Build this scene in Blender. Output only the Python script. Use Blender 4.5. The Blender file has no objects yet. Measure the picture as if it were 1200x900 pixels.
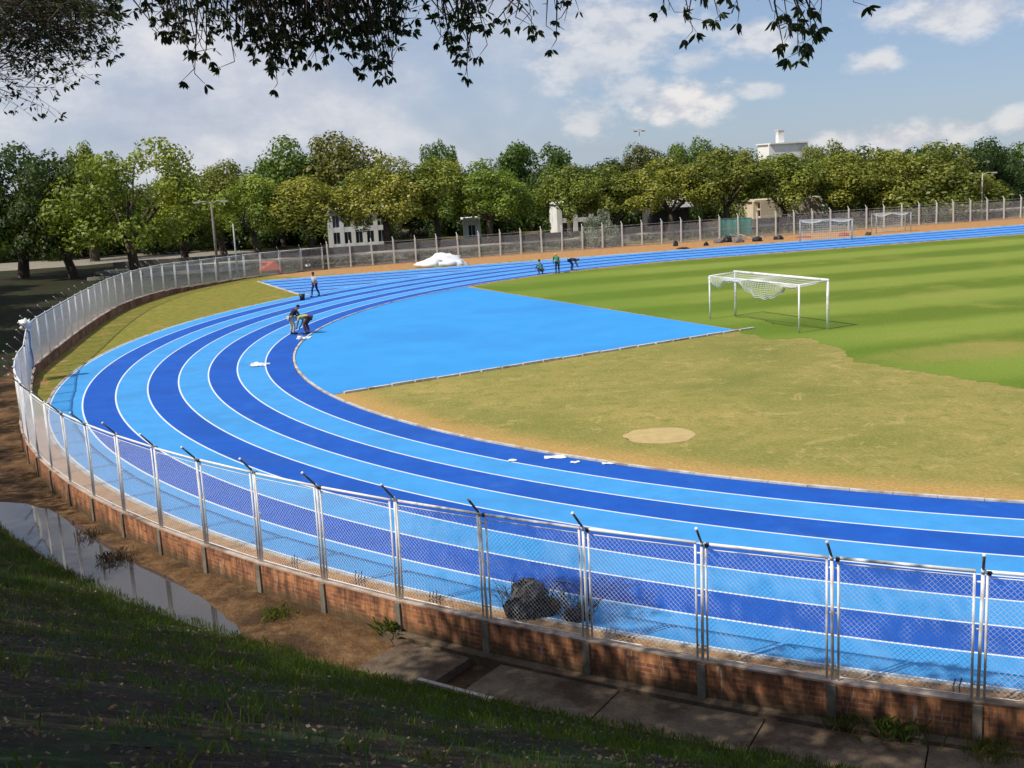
import bpy, bmesh, math, random
import numpy as np
from mathutils import Vector, Matrix, noise as mnoise
random.seed(7); rng = np.random.default_rng(7)
PI = math.pi
scene = bpy.context.scene
COL = scene.collection

# ------------------------------------------------------------------ camera
F, CH, PITCH, ROLL = 1327.53, 8.023, 0.18781, -0.05335
cp, sp = math.cos(PITCH), math.sin(PITCH)
fw = Vector((0, cp, -sp)); u0 = Vector((0, sp, cp)); r0 = Vector((1, 0, 0))
rt = math.cos(ROLL)*r0 + math.sin(ROLL)*u0
up = -math.sin(ROLL)*r0 + math.cos(ROLL)*u0
def ray(px, py): return ((px-600)/F)*rt - ((py-450)/F)*up + fw
def G(px, py, z=0.0):                 # a photo pixel on the level z
    d = ray(px, py); t = (z-CH)/d.z
    return Vector((d.x*t, d.y*t, z))
def A(px, D, py=None):                # world point at distance D ahead along a bearing
    d = ray(px, 250 if py is None else py); t = D/d.y
    return Vector((d.x*t, D, CH+d.z*t))
# track frame
TC = Vector((25.4826, 57.5923, 0)); TA = 0.242261
ds = Vector((math.cos(TA), math.sin(TA), 0)); dn = Vector((-math.sin(TA), math.cos(TA), 0))
def W(s, n, z=0.0):
    v = TC + ds*s + dn*n; return Vector((v.x, v.y, z))
def ST(p):
    v = Vector((p[0], p[1], 0)) - TC; return v.dot(ds), v.dot(dn)

# ------------------------------------------------------------------ object helpers
def props(o, label=None, cat=None, group=None, kind=None):
    if label: o['label'] = label
    if cat: o['category'] = cat
    if group: o['group'] = group
    if kind: o['kind'] = kind
    return o
def link_mesh(name, me, mat=None, parent=None, **kw):
    o = bpy.data.objects.new(name, me); COL.objects.link(o)
    if mat is not None and len(me.materials) == 0:
        for m in (mat if isinstance(mat, (list, tuple)) else [mat]): me.materials.append(m)
    if parent: o.parent = parent
    return props(o, **kw)
def thing(name, label, cat, loc=(0, 0, 0), rz=0, group=None):
    o = bpy.data.objects.new(name, None); COL.objects.link(o)
    o.empty_display_size = .3
    o.location = loc; o.rotation_euler = (0, 0, rz)
    return props(o, label=label, cat=cat, group=group)
def struct(name, me, mat): return link_mesh(name, me, mat, kind='structure')
def copy_tree(o, parent=None):
    c = o.copy(); COL.objects.link(c)
    for k in ('label', 'category', 'group'):
        if parent is not None and k in c.keys() and k != 'label': del c[k]
    if parent: c.parent = parent
    for ch in list(o.children): copy_tree(ch, c)
    return c
def np_mesh(name, V, Fc, mi=None, smooth=False):
    """V (n,3); Fc list of arrays (m,k)"""
    me = bpy.data.meshes.new(name)
    V = np.asarray(V, np.float32); me.vertices.add(len(V)); me.vertices.foreach_set('co', V.ravel())
    tot = sum(f.shape[0] for f in Fc); li = np.concatenate([f.ravel() for f in Fc]).astype(np.int32)
    sizes = np.concatenate([np.full(f.shape[0], f.shape[1]) for f in Fc]).astype(np.int32)
    st = np.concatenate([[0], np.cumsum(sizes)[:-1]]).astype(np.int32)
    me.loops.add(len(li)); me.loops.foreach_set('vertex_index', li)
    me.polygons.add(tot); me.polygons.foreach_set('loop_start', st)
    try: me.polygons.foreach_set('loop_total', sizes)
    except Exception: pass
    if mi is not None: me.polygons.foreach_set('material_index', np.asarray(mi, np.int32))
    if smooth: me.polygons.foreach_set('use_smooth', np.ones(tot, bool))
    me.update(calc_edges=True); me.validate(); return me
class MB:
    """collects boxes / tubes / quads into one mesh"""
    def __init__(s): s.v = []; s.f = []; s.mi = []; s.m = 0; s.sm = False
    def quad(s, *p):
        b = len(s.v); s.v += [tuple(q) for q in p]; s.f.append(tuple(range(b, b+len(p)))); s.mi.append(s.m)
    def box(s, c, e, rz=0, tilt=None):
        c = Vector(c); R = Matrix.Rotation(rz, 3, 'Z')
        if tilt is not None: R = R @ tilt
        b = len(s.v)
        for z in (-1, 1):
            for x, y in ((-1, -1), (1, -1), (1, 1), (-1, 1)):
                s.v.append(tuple(c + R @ Vector((x*e[0]/2, y*e[1]/2, z*e[2]/2))))
        for q in ((3, 2, 1, 0), (4, 5, 6, 7), (0, 1, 5, 4), (1, 2, 6, 5), (2, 3, 7, 6), (3, 0, 4, 7)):
            s.f.append(tuple(b+i for i in q)); s.mi.append(s.m)
    def tube(s, pts, r, n=6, cap=True):
        pts = [Vector(p) for p in pts]; rs = r if isinstance(r, (list, tuple)) else [r]*len(pts)
        b = len(s.v); prev = None
        for i, p in enumerate(pts):
            d = (pts[min(i+1, len(pts)-1)] - pts[max(i-1, 0)]).normalized()
            if prev is None:
                a = Vector((0, 0, 1)) if abs(d.z) < .9 else Vector((1, 0, 0))
                x = d.cross(a).normalized()
            else: x = (prev - d*prev.dot(d)).normalized()
            prev = x; y = d.cross(x)
            for k in range(n):
                t = 2*PI*k/n; s.v.append(tuple(p + (x*math.cos(t)+y*math.sin(t))*rs[i]))
        for i in range(len(pts)-1):
            for k in range(n):
                a = b+i*n+k; c = b+i*n+(k+1) % n
                s.f.append((a, c, c+n, a+n)); s.mi.append(s.m)
        if cap:
            s.f.append(tuple(b+k for k in range(n))[::-1]); s.mi.append(s.m)
            e = b+(len(pts)-1)*n; s.f.append(tuple(e+k for k in range(n))); s.mi.append(s.m)
    def blob(s, c, r, seed=0, amp=.15, nu=14, nv=9, flat=None, freq=1.5):
        c = Vector(c); b = len(s.v)
        for j in range(nv+1):
            th = PI*j/nv
            for i in range(nu):
                ph = 2*PI*i/nu
                d = Vector((math.sin(th)*math.cos(ph), math.sin(th)*math.sin(ph), math.cos(th)))
                k = 1 + amp*mnoise.noise(d*freq + Vector((seed*7.3, seed*1.7, seed)))*2
                p = Vector((d.x*r[0]*k, d.y*r[1]*k, d.z*r[2]*k))
                if flat is not None: p.z = max(p.z, flat)
                s.v.append(tuple(c+p))
        for j in range(nv):
            for i in range(nu):
                a = b+j*nu+i; q = b+j*nu+(i+1) % nu
                s.f.append((a, a+nu, q+nu, q)); s.mi.append(s.m)
    def mesh(s, name, smooth=False):
        me = bpy.data.meshes.new(name); me.from_pydata(s.v, [], s.f); me.update()
        me.polygons.foreach_set('material_index', s.mi)
        if smooth: me.polygons.foreach_set('use_smooth', [True]*len(s.f))
        return me
    def build(s, name, mat, parent=None, smooth=False, **kw):
        return link_mesh(name, s.mesh(name, smooth), mat, parent, **kw)

# ------------------------------------------------------------------ materials
def mat(name, rough=.85, spec=.3):
    m = bpy.data.materials.new(name); m.use_nodes = True
    nt = m.node_tree; b = nt.nodes['Principled BSDF']
    b.inputs['Roughness'].default_value = rough
    b.inputs['Specular IOR Level'].default_value = spec
    return m, nt, b
def nd(nt, t, **kw):
    n = nt.nodes.new(t)
    for k, v in kw.items():
        if k in n.inputs.keys(): n.inputs[k].default_value = v
        else: setattr(n, k, v)
    return n
def noise(nt, scale, detail=4, rough=.55, vec=None, dist=0):
    n = nd(nt, 'ShaderNodeTexNoise'); n.inputs['Scale'].default_value = scale
    n.inputs['Detail'].default_value = detail; n.inputs['Roughness'].default_value = rough
    n.inputs['Distortion'].default_value = dist
    if vec is not None: nt.links.new(vec, n.inputs['Vector'])
    return n.outputs['Fac']
def ramp(nt, fac, stops, interp='LINEAR'):
    r = nd(nt, 'ShaderNodeValToRGB'); r.color_ramp.interpolation = interp
    els = r.color_ramp.elements
    while len(els) < len(stops): els.new(.5)
    for e, (p, c) in zip(els, stops):
        e.position = p; e.color = (*c, 1) if len(c) == 3 else c
    nt.links.new(fac, r.inputs['Fac']); return r.outputs['Color']
def mixc(nt, fac, a, b, mode='MIX'):
    n = nd(nt, 'ShaderNodeMix'); n.data_type = 'RGBA'; n.blend_type = mode
    for sock, v in ((n.inputs[0], fac), (n.inputs[6], a), (n.inputs[7], b)):
        if hasattr(v, 'is_output'): nt.links.new(v, sock)
        elif isinstance(v, (int, float)): sock.default_value = v
        else: sock.default_value = (*v, 1)
    return n.outputs[2]
def mth(nt, op, a, b=None, c=None):
    n = nd(nt, 'ShaderNodeMath'); n.operation = op
    for i, v in enumerate((a, b, c)):
        if v is None: continue
        if hasattr(v, 'is_output'): nt.links.new(v, n.inputs[i])
        else: n.inputs[i].default_value = v
    return n.outputs[0]
def smooth01(nt, v, lo, hi):
    n = nd(nt, 'ShaderNodeMapRange'); n.interpolation_type = 'SMOOTHSTEP'
    nt.links.new(v, n.inputs[0]); n.inputs[1].default_value = lo; n.inputs[2].default_value = hi
    return n.outputs[0]
def bump(nt, b, h, strength=.3, dist=.02):
    n = nd(nt, 'ShaderNodeBump'); n.inputs['Strength'].default_value = strength; n.inputs['Distance'].default_value = dist
    nt.links.new(h, n.inputs['Height']); nt.links.new(n.outputs[0], b.inputs['Normal'])
def objco(nt): return nd(nt, 'ShaderNodeTexCoord').outputs['Object']
def noisy(name, c1, c2, scale=3, rough=.85, c3=None, scale2=.3, bmp=.2, bdist=.02, spec=.3, metal=0, fine=None):
    """base colour varying between c1 and c2, optional large blotches c3"""
    m, nt, b = mat(name, rough, spec); co = objco(nt)
    f = noise(nt, scale, 6, .65, co); col = ramp(nt, f, [(.32, c1), (.68, c2)])
    if c3: col = mixc(nt, smooth01(nt, noise(nt, scale2, 4, .6, co), .48, .66), col, c3)
    if fine: col = mixc(nt, fine, col, ramp(nt, noise(nt, scale*9, 3, .7, co), [(.3, (.25, .25, .25)), (.7, (1, 1, 1))]), 'MULTIPLY')
    nt.links.new(col, b.inputs['Base Color']); b.inputs['Metallic'].default_value = metal
    if bmp: bump(nt, b, noise(nt, scale*4, 5, .7, co), bmp, bdist)
    return m
M = {}
M['light_lane'] = noisy('light blue track', (.045, .29, .66), (.062, .335, .74), 1.3, .8, (.05, .275, .62), .35, .15, .004)
M['dark_lane'] = noisy('dark blue track', (.004, .080, .43), (.006, .104, .51), 1.3, .8, (.005, .080, .41), .35, .15, .004)
M['blue_apron'] = noisy('azure apron', (.030, .285, .68), (.040, .32, .75), .5, .75, (.032, .27, .67), .12, .12, .004)
def worn(m_, amt, strips=None):
    nt = m_.node_tree; b = nt.nodes['Principled BSDF']; src = b.inputs['Base Color'].links[0].from_socket; co = objco(nt)
    f = noise(nt, 45, 3, .8, co); g = noise(nt, .55, 7, .72, co, .4); h = noise(nt, 2.4, 8, .8, co, 1.5)
    c = mixc(nt, amt, src, ramp(nt, f, [(.3, (.55, .58, .62)), (.7, (1.3, 1.25, 1.2))]), 'MULTIPLY')
    c = mixc(nt, mth(nt, 'MULTIPLY', smooth01(nt, g, .52, .72), .14), c, (.12, .27, .45))          # dust
    c = mixc(nt, mth(nt, 'MULTIPLY', smooth01(nt, h, .62, .70), .30), c, (.02, .06, .20))          # scuffs
    if strips:                                                                                      # laid in rolls
        sp = nd(nt, 'ShaderNodeSeparateXYZ'); nt.links.new(co, sp.inputs[0])
        u = mth(nt, 'ADD', mth(nt, 'MULTIPLY', sp.outputs[0], strips[0]), mth(nt, 'MULTIPLY', sp.outputs[1], strips[1]))
        w = mth(nt, 'FRACT', mth(nt, 'DIVIDE', u, 1.6)); k = mth(nt, 'FLOOR', mth(nt, 'DIVIDE', u, 1.6))
        wn = nd(nt, 'ShaderNodeTexWhiteNoise'); wn.noise_dimensions = '1D'; nt.links.new(k, wn.inputs['W'])
        c = mixc(nt, .05, c, ramp(nt, wn.outputs['Value'], [(0, (.4, .45, .5)), (1, (1.5, 1.4, 1.3))]), 'MULTIPLY')
        c = mixc(nt, mth(nt, 'MULTIPLY', smooth01(nt, w, .985, 1.0), .25), c, (.02, .12, .35))
    nt.links.new(c, b.inputs['Base Color'])
worn(M['light_lane'], .35); worn(M['dark_lane'], .35); worn(M['blue_apron'], .35, (-.32, .95))
M['line'] = noisy('line paint', (.62, .70, .80), (.74, .78, .84), 6, .7)
M['kerb'] = noisy('kerb concrete', (.42, .40, .37), (.66, .63, .58), 5, .9, (.34, .26, .2), 1.2)
M['concrete'] = noisy('weathered concrete', (.12, .085, .055), (.22, .16, .105), 2.2, .9, (.075, .045, .028), .8, .5, .02, fine=.5)
M['post_concrete'] = noisy('post concrete', (.14, .12, .095), (.28, .245, .20), 4, .9, (.13, .10, .08), 1.5)
M['white_steel'] = noisy('white painted steel', (.76, .76, .75), (.85, .85, .85), 7, .5, (.62, .57, .52), 2.2, .0, spec=.5)
M['wire'] = noisy('white coated wire', (.70, .70, .72), (.80, .80, .82), 3, .5, bmp=0)
M['dark_steel'] = noisy('dark steel', (.05, .05, .05), (.13, .125, .12), 7, .5)
M['galv'] = noisy('galvanised steel', (.34, .35, .35), (.46, .47, .47), 5, .5)
M['white_cloth'] = noisy('white tarpaulin', (.74, .74, .73), (.84, .84, .83), 2, .6, bmp=.5, bdist=.06)
M['white_wall'] = noisy('white render', (.76, .75, .72), (.84, .83, .80), .8, .85, (.55, .53, .50), .3)
M['cream_wall'] = noisy('cream render', (.62, .52, .38), (.70, .60, .46), .8, .85, (.5, .42, .32), .3)
M['window'] = noisy('window glass', (.02, .025, .03), (.05, .06, .07), .8, .12, bmp=0, spec=.6)
M['roof'] = noisy('grey roof sheet', (.33, .33, .34), (.45, .45, .46), 1, .6)
M['asphalt'] = noisy('asphalt', (.05, .05, .055), (.09, .088, .085), 1.5, .9)
M['pale_path'] = noisy('pale paving', (.34, .30, .24), (.46, .41, .33), .8, .9)
M['bark'] = noisy('bark', (.05, .035, .025), (.13, .10, .075), 5, .95, bmp=.6, bdist=.05)
M['pale_bark'] = noisy('pale bark', (.20, .17, .13), (.33, .29, .23), 4, .95, bmp=.5, bdist=.05)
M['skin'] = noisy('skin', (.20, .10, .06), (.25, .13, .08), 8, .6, bmp=0)
M['hair'] = noisy('hair', (.01, .008, .007), (.025, .02, .018), 20, .6)
def plain(name, c, rough=.8, **k): return noisy(name, tuple(x*.85 for x in c), tuple(min(1, x*1.12) for x in c), 6, rough, **k)
M['black_sack'] = plain('black plastic', (.018, .018, .022), .35, bmp=.6, bdist=.04)
M['grey_sack'] = plain('grey woven sack', (.17, .155, .145), .85, bmp=.7, bdist=.04)
M['teal_net'] = plain('teal shade net', (.03, .26, .20))
M['denim'] = plain('blue denim', (.12, .16, .30))
M['brush'] = plain('dry brushwood', (.11, .08, .055))
M['red_earth'] = noisy('red earth', (.30, .07, .04), (.42, .11, .07), .9, .95)
M['water'] = None

# brick (UV: metres along the wall, metres up)
def brick_mat():
    m, nt, b = mat('old brickwork', .9, .2)
    uv = nd(nt, 'ShaderNodeTexCoord').outputs['UV']; co = objco(nt)
    br = nd(nt, 'ShaderNodeTexBrick'); nt.links.new(uv, br.inputs['Vector'])
    br.inputs['Color1'].default_value = (.42, .155, .055, 1); br.inputs['Color2'].default_value = (.21, .065, .028, 1)
    br.inputs['Mortar'].default_value = (.30, .20, .13, 1); br.inputs['Scale'].default_value = 1
    br.inputs['Mortar Size'].default_value = .011; br.inputs['Brick Width'].default_value = .24; br.inputs['Row Height'].default_value = .085
    br.inputs['Bias'].default_value = -.1
    # vertical rain streaks of black grime and pale lime, worn patches
    mp = nd(nt, 'ShaderNodeMapping'); mp.inputs['Scale'].default_value = (2.6, .35, 1); nt.links.new(uv, mp.inputs[0])
    st = smooth01(nt, noise(nt, 1.6, 6, .75, mp.outputs[0]), .38, .66)
    bc = mixc(nt, mth(nt, 'MULTIPLY', smooth01(nt, noise(nt, 1.1, 3, .6, uv), .45, .62), .6), br.outputs['Color'], (.115, .040, .022))
    col = mixc(nt, mth(nt, 'MULTIPLY', st, .86), bc, (.035, .022, .016))
    mp2 = nd(nt, 'ShaderNodeMapping'); mp2.inputs['Scale'].default_value = (3.2, .5, 1); mp2.inputs['Location'].default_value = (11, 3, 0); nt.links.new(uv, mp2.inputs[0])
    lime = smooth01(nt, noise(nt, 1.9, 5, .7, mp2.outputs[0]), .60, .68)
    col = mixc(nt, mth(nt, 'MULTIPLY', lime, .5), col, (.42, .33, .25))
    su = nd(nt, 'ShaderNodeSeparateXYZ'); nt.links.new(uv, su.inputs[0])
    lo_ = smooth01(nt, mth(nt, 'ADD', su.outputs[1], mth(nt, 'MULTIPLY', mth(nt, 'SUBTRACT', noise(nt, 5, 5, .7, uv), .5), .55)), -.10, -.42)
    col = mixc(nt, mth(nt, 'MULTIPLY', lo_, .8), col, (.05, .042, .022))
    nt.links.new(col, b.inputs['Base Color'])
    bump(nt, b, br.outputs['Fac'], -.5, .012)
    return m
M['brick'] = brick_mat()

def grass_leafy(name, dry=False):
    m, nt, b = mat(name, .9, .2); co = objco(nt); return m, nt, b, co
# dry infield grass
m, nt, b, co = grass_leafy('dry infield grass')
f1 = noise(nt, .16, 5, .62, co); f2 = noise(nt, 1.4, 6, .7, co); f3 = noise(nt, 9, 4, .75, co)
c = ramp(nt, f1, [(.30, (.205, .215, .048)), (.48, (.305, .275, .074)), (.66, (.40, .325, .10))])
c = mixc(nt, smooth01(nt, f2, .45, .68), c, (.235, .24, .055))
c = mixc(nt, mth(nt, 'MULTIPLY', smooth01(nt, noise(nt, .9, 5, .75, co, 1.2), .54, .66), .6), c, (.50, .39, .15))
# worn sandy rim beside the kerb: distance from the track's centre segment
sep = nd(nt, 'ShaderNodeSeparateXYZ'); nt.links.new(co, sep.inputs[0])
vx = mth(nt, 'SUBTRACT', sep.outputs[0], TC.x); vy = mth(nt, 'SUBTRACT', sep.outputs[1], TC.y)
S_ = mth(nt, 'ADD', mth(nt, 'MULTIPLY', vx, ds.x), mth(nt, 'MULTIPLY', vy, ds.y))
N_ = mth(nt, 'ADD', mth(nt, 'MULTIPLY', vx, dn.x), mth(nt, 'MULTIPLY', vy, dn.y))
Sm = mth(nt, 'MINIMUM', S_, 0.0)
D_ = mth(nt, 'SQRT', mth(nt, 'ADD', mth(nt, 'MULTIPLY', Sm, Sm), mth(nt, 'MULTIPLY', N_, N_)))
D_ = mth(nt, 'ADD', D_, mth(nt, 'MULTIPLY', f2, 1.8))
c = mixc(nt, mth(nt, 'MULTIPLY', smooth01(nt, D_, 34.9, 36.6), .85), c, (.56, .34, .12))
c = mixc(nt, .55, c, ramp(nt, f3, [(.3, (.45, .45, .4)), (.7, (1.25, 1.2, 1.1))]), 'MULTIPLY')
nt.links.new(c, b.inputs['Base Color']); bump(nt, b, f3, .9, .06); M['dry_grass'] = m
# green pitch with mowing stripes
m, nt, b, co = grass_leafy('mown pitch grass')
sep = nd(nt, 'ShaderNodeSeparateXYZ'); nt.links.new(co, sep.inputs[0])
vx = mth(nt, 'SUBTRACT', sep.outputs[0], TC.x); vy = mth(nt, 'SUBTRACT', sep.outputs[1], TC.y)
N_ = mth(nt, 'ADD', mth(nt, 'MULTIPLY', vx, dn.x), mth(nt, 'MULTIPLY', vy, dn.y))
S_ = mth(nt, 'ADD', mth(nt, 'MULTIPLY', vx, ds.x), mth(nt, 'MULTIPLY', vy, ds.y))
wob = mth(nt, 'MULTIPLY', noise(nt, .3, 5, .7, co), 1.8)
ph = mth(nt, 'COSINE', mth(nt, 'MULTIPLY', mth(nt, 'ADD', mth(nt, 'ADD', N_, 2.2-1.6), wob), 2*PI/8.9))
stripe = smooth01(nt, ph, -.8, .8)
c = mixc(nt, stripe, (.215, .275, .040), (.122, .182, .014))
pa = smooth01(nt, noise(nt, .22, 5, .65, co), .50, .70)
c = mixc(nt, mth(nt, 'MULTIPLY', pa, .3), c, (.32, .33, .07))
pb = smooth01(nt, noise(nt, .13, 4, .6, co, .6), .56, .66)
c = mixc(nt, mth(nt, 'MULTIPLY', pb, .2), c, (.36, .29, .09))
g0 = ST(G(1130, 412)); e1 = mth(nt, 'DIVIDE', mth(nt, 'SUBTRACT', S_, g0[0]), 5.5); e2 = mth(nt, 'DIVIDE', mth(nt, 'SUBTRACT', N_, g0[1]), 2.3)
rr = mth(nt, 'ADD', mth(nt, 'ADD', mth(nt, 'MULTIPLY', e1, e1), mth(nt, 'MULTIPLY', e2, e2)), mth(nt, 'MULTIPLY', noise(nt, .8, 5, .7, co), 1.6))
c = mixc(nt, mth(nt, 'SUBTRACT', .8, mth(nt, 'MULTIPLY', smooth01(nt, rr, .8, 1.9), .8)), c, (.34, .28, .08))
# darker, lusher turf by the goal line
lush = smooth01(nt, mth(nt, 'ADD', S_, mth(nt, 'MULTIPLY', noise(nt, .3, 4, .6, co), 10)), -12.0, -1.0)
c = mixc(nt, mth(nt, 'MULTIPLY', mth(nt, 'SUBTRACT', 1.0, lush), .5), c, (.12, .21, .016))
f3 = noise(nt, 7, 4, .75, co)
c = mixc(nt, .45, c, ramp(nt, f3, [(.3, (.5, .55, .4)), (.7, (1.2, 1.15, 1.1))]), 'MULTIPLY')
nt.links.new(c, b.inputs['Base Color']); bump(nt, b, f3, .8, .05); M['pitch'] = m
# verge: attribute 'turf' (0 earth .. 1 grass) set from where things grow
m, nt, b, co = grass_leafy('verge earth and grass')
at = nd(nt, 'ShaderNodeAttribute'); at.attribute_name = 'turf'; tf = at.outputs['Fac']
f1 = noise(nt, .45, 5, .65, co); f2 = noise(nt, 2.2, 5, .7, co); f3 = noise(nt, 10, 4, .75, co)
earth = ramp(nt, f2, [(.3, (.37, .15, .045)), (.5, (.46, .24, .09)), (.7, (.46, .33, .19))])
gr = ramp(nt, f2, [(.3, (.125, .155, .022)), (.5, (.225, .215, .035)), (.7, (.33, .255, .055))])
gr = mixc(nt, mth(nt, 'MULTIPLY', smooth01(nt, f1, .55, .66), .6), gr, (.42, .25, .08))
k = smooth01(nt, mth(nt, 'ADD', tf, mth(nt, 'MULTIPLY', mth(nt, 'SUBTRACT', f1, .5), 1.6)), .40, .60)
c = mixc(nt, k, earth, gr)
c = mixc(nt, .5, c, ramp(nt, f3, [(.3, (.5, .5, .5)), (.7, (1.2, 1.2, 1.15))]), 'MULTIPLY')
nt.links.new(c, b.inputs['Base Color']); bump(nt, b, f3, .8, .05); M['verge'] = m
# outer ground: 'path' attribute 1 on the trodden path, bank grass elsewhere (its dark tone doubles as painted shade left of the bend), 'litter' for leaf mould
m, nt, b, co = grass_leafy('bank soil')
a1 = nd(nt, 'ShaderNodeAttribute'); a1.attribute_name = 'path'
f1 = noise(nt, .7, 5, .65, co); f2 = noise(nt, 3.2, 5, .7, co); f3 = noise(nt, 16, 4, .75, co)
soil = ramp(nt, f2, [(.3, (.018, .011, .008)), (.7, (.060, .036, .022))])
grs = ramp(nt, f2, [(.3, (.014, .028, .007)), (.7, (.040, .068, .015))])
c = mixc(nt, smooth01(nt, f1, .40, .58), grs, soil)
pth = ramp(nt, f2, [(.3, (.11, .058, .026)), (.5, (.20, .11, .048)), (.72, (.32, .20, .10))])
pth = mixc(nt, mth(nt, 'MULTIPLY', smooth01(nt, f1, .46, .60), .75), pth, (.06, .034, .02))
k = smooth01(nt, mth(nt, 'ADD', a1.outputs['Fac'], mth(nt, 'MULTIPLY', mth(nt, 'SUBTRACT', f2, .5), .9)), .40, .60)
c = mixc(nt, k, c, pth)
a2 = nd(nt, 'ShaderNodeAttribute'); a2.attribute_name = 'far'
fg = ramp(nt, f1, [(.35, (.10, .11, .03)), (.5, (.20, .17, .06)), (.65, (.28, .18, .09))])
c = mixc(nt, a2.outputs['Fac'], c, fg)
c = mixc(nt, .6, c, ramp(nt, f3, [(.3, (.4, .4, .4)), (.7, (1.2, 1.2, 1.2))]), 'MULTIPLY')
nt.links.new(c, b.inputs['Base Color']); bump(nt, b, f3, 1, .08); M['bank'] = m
M['sand'] = noisy('sand', (.42, .31, .13), (.52, .39, .18), 3, .95, bmp=.5)
# puddle
m, nt, b = mat('puddle water', .04, .5)
b.inputs['Base Color'].default_value = (.045, .04, .04, 1); b.inputs['IOR'].default_value = 1.33
b.inputs['Specular IOR Level'].default_value = 1.0
co = objco(nt); bump(nt, b, noise(nt, 2.0, 3, .5, co), .06, .02); M['water'] = m

# foliage
def leafmat(name, c1, c2, c3, trans=.35, nscale=.5):
    m = bpy.data.materials.new(name); m.use_nodes = True; nt = m.node_tree
    for n in list(nt.nodes): nt.nodes.remove(n)
    out = nd(nt, 'ShaderNodeOutputMaterial'); co = objco(nt)
    oi = nd(nt, 'ShaderNodeObjectInfo'); add = nd(nt, 'ShaderNodeVectorMath'); add.operation = 'ADD'
    cmb = nd(nt, 'ShaderNodeCombineXYZ'); s = mth(nt, 'MULTIPLY', oi.outputs['Random'], 40.0)
    nt.links.new(s, cmb.inputs[0]); nt.links.new(co, add.inputs[0]); nt.links.new(cmb.outputs[0], add.inputs[1])
    f = noise(nt, nscale, 3, .6, add.outputs[0])
    geo = nd(nt, 'ShaderNodeNewGeometry')
    c = ramp(nt, f, [(.30, c1), (.50, c2), (.70, c3)])
    hv = nd(nt, 'ShaderNodeHueSaturation'); nt.links.new(c, hv.inputs['Color'])
    v = mth(nt, 'ADD', .62, mth(nt, 'MULTIPLY', geo.outputs['Random Per Island'], .75))
    nt.links.new(v, hv.inputs['Value'])
    h = mth(nt, 'ADD', .492, mth(nt, 'MULTIPLY', oi.outputs['Random'], .03)); nt.links.new(h, hv.inputs['Hue'])
    d = nd(nt, 'ShaderNodeBsdfDiffuse'); t = nd(nt, 'ShaderNodeBsdfTranslucent'); gl = nd(nt, 'ShaderNodeBsdfGlossy')
    gl.inputs['Roughness'].default_value = .5; gl.inputs['Color'].default_value = (.7, .7, .7, 1)
    nt.links.new(hv.outputs[0], d.inputs['Color'])
    tc = mixc(nt, .5, hv.outputs[0], (.30, .40, .03)); nt.links.new(tc, t.inputs['Color'])
    mx = nd(nt, 'ShaderNodeMixShader'); mx.inputs[0].default_value = trans
    nt.links.new(d.outputs[0], mx.inputs[1]); nt.links.new(t.outputs[0], mx.inputs[2])
    m2 = nd(nt, 'ShaderNodeMixShader'); m2.inputs[0].default_value = .035
    nt.links.new(mx.outputs[0], m2.inputs[1]); nt.links.new(gl.outputs[0], m2.inputs[2])
    nt.links.new(m2.outputs[0], out.inputs['Surface']); return m
L = {}
L['olive'] = leafmat('olive foliage', (.115, .14, .022), (.24, .25, .036), (.39, .37, .060), .25)
L['lime'] = leafmat('bright green foliage', (.11, .15, .020), (.24, .28, .034), (.40, .40, .055), .3)
L['dark'] = leafmat('dark green foliage', (.020, .038, .009), (.038, .066, .013), (.07, .10, .02), .18)
L['mid'] = leafmat('mid green foliage', (.050, .095, .014), (.095, .155, .022), (.16, .20, .032), .25)
L['brown'] = leafmat('brownish foliage', (.080, .088, .018), (.145, .140, .028), (.22, .185, .038), .2)
L['silver'] = leafmat('silvery foliage', (.16, .19, .13), (.24, .27, .19), (.33, .36, .27), .2)
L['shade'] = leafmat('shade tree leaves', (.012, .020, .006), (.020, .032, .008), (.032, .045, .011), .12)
L['blade'] = leafmat('grass blades', (.022, .050, .008), (.045, .092, .012), (.095, .125, .024), .3, .6)
L['weed'] = leafmat('weeds', (.05, .08, .015), (.08, .11, .02), (.14, .13, .03), .3)
L['litter'] = leafmat('fallen leaves', (.06, .035, .02), (.11, .07, .042), (.19, .14, .10), .05, 3)

# ------------------------------------------------------------------ light and sky
SUN_EL = math.radians(51); sun_h = Vector((-.87, -.49, 0)).normalized()
sun_dir = Vector((sun_h.x*math.cos(SUN_EL), sun_h.y*math.cos(SUN_EL), math.sin(SUN_EL)))   # towards the sun
sl = bpy.data.lights.new('sun', 'SUN'); sl.energy = 4.5; sl.angle = math.radians(.5); sl.color = (1, .93, .82)
so = bpy.data.objects.new('sun', sl); COL.objects.link(so); so.location = (-40, -30, 60)
so.rotation_euler = (-sun_dir).to_track_quat('-Z', 'Y').to_euler()
world = bpy.data.worlds.new('World'); scene.world = world; world.use_nodes = True
nt = world.node_tree; bg = nt.nodes['Background']
sky = nd(nt, 'ShaderNodeTexSky'); sky.sky_type = 'NISHITA'; sky.sun_disc = False
sky.sun_elevation = SUN_EL; sky.sun_rotation = math.atan2(sun_dir.x, sun_dir.y) % (2*PI)
sky.air_density = 1.0; sky.dust_density = .25; sky.ozone_density = 2.6
tc = nd(nt, 'ShaderNodeTexCoord').outputs['Generated']
sp_ = nd(nt, 'ShaderNodeSeparateXYZ'); nt.links.new(tc, sp_.inputs[0])
cz = nd(nt, 'ShaderNodeCombineXYZ'); nt.links.new(sp_.outputs[0], cz.inputs[0]); nt.links.new(sp_.outputs[1], cz.inputs[1]); nt.links.new(mth(nt, 'MAXIMUM', sp_.outputs[2], .012), cz.inputs[2])
nt.links.new(cz.outputs[0], sky.inputs['Vector'])
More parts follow.
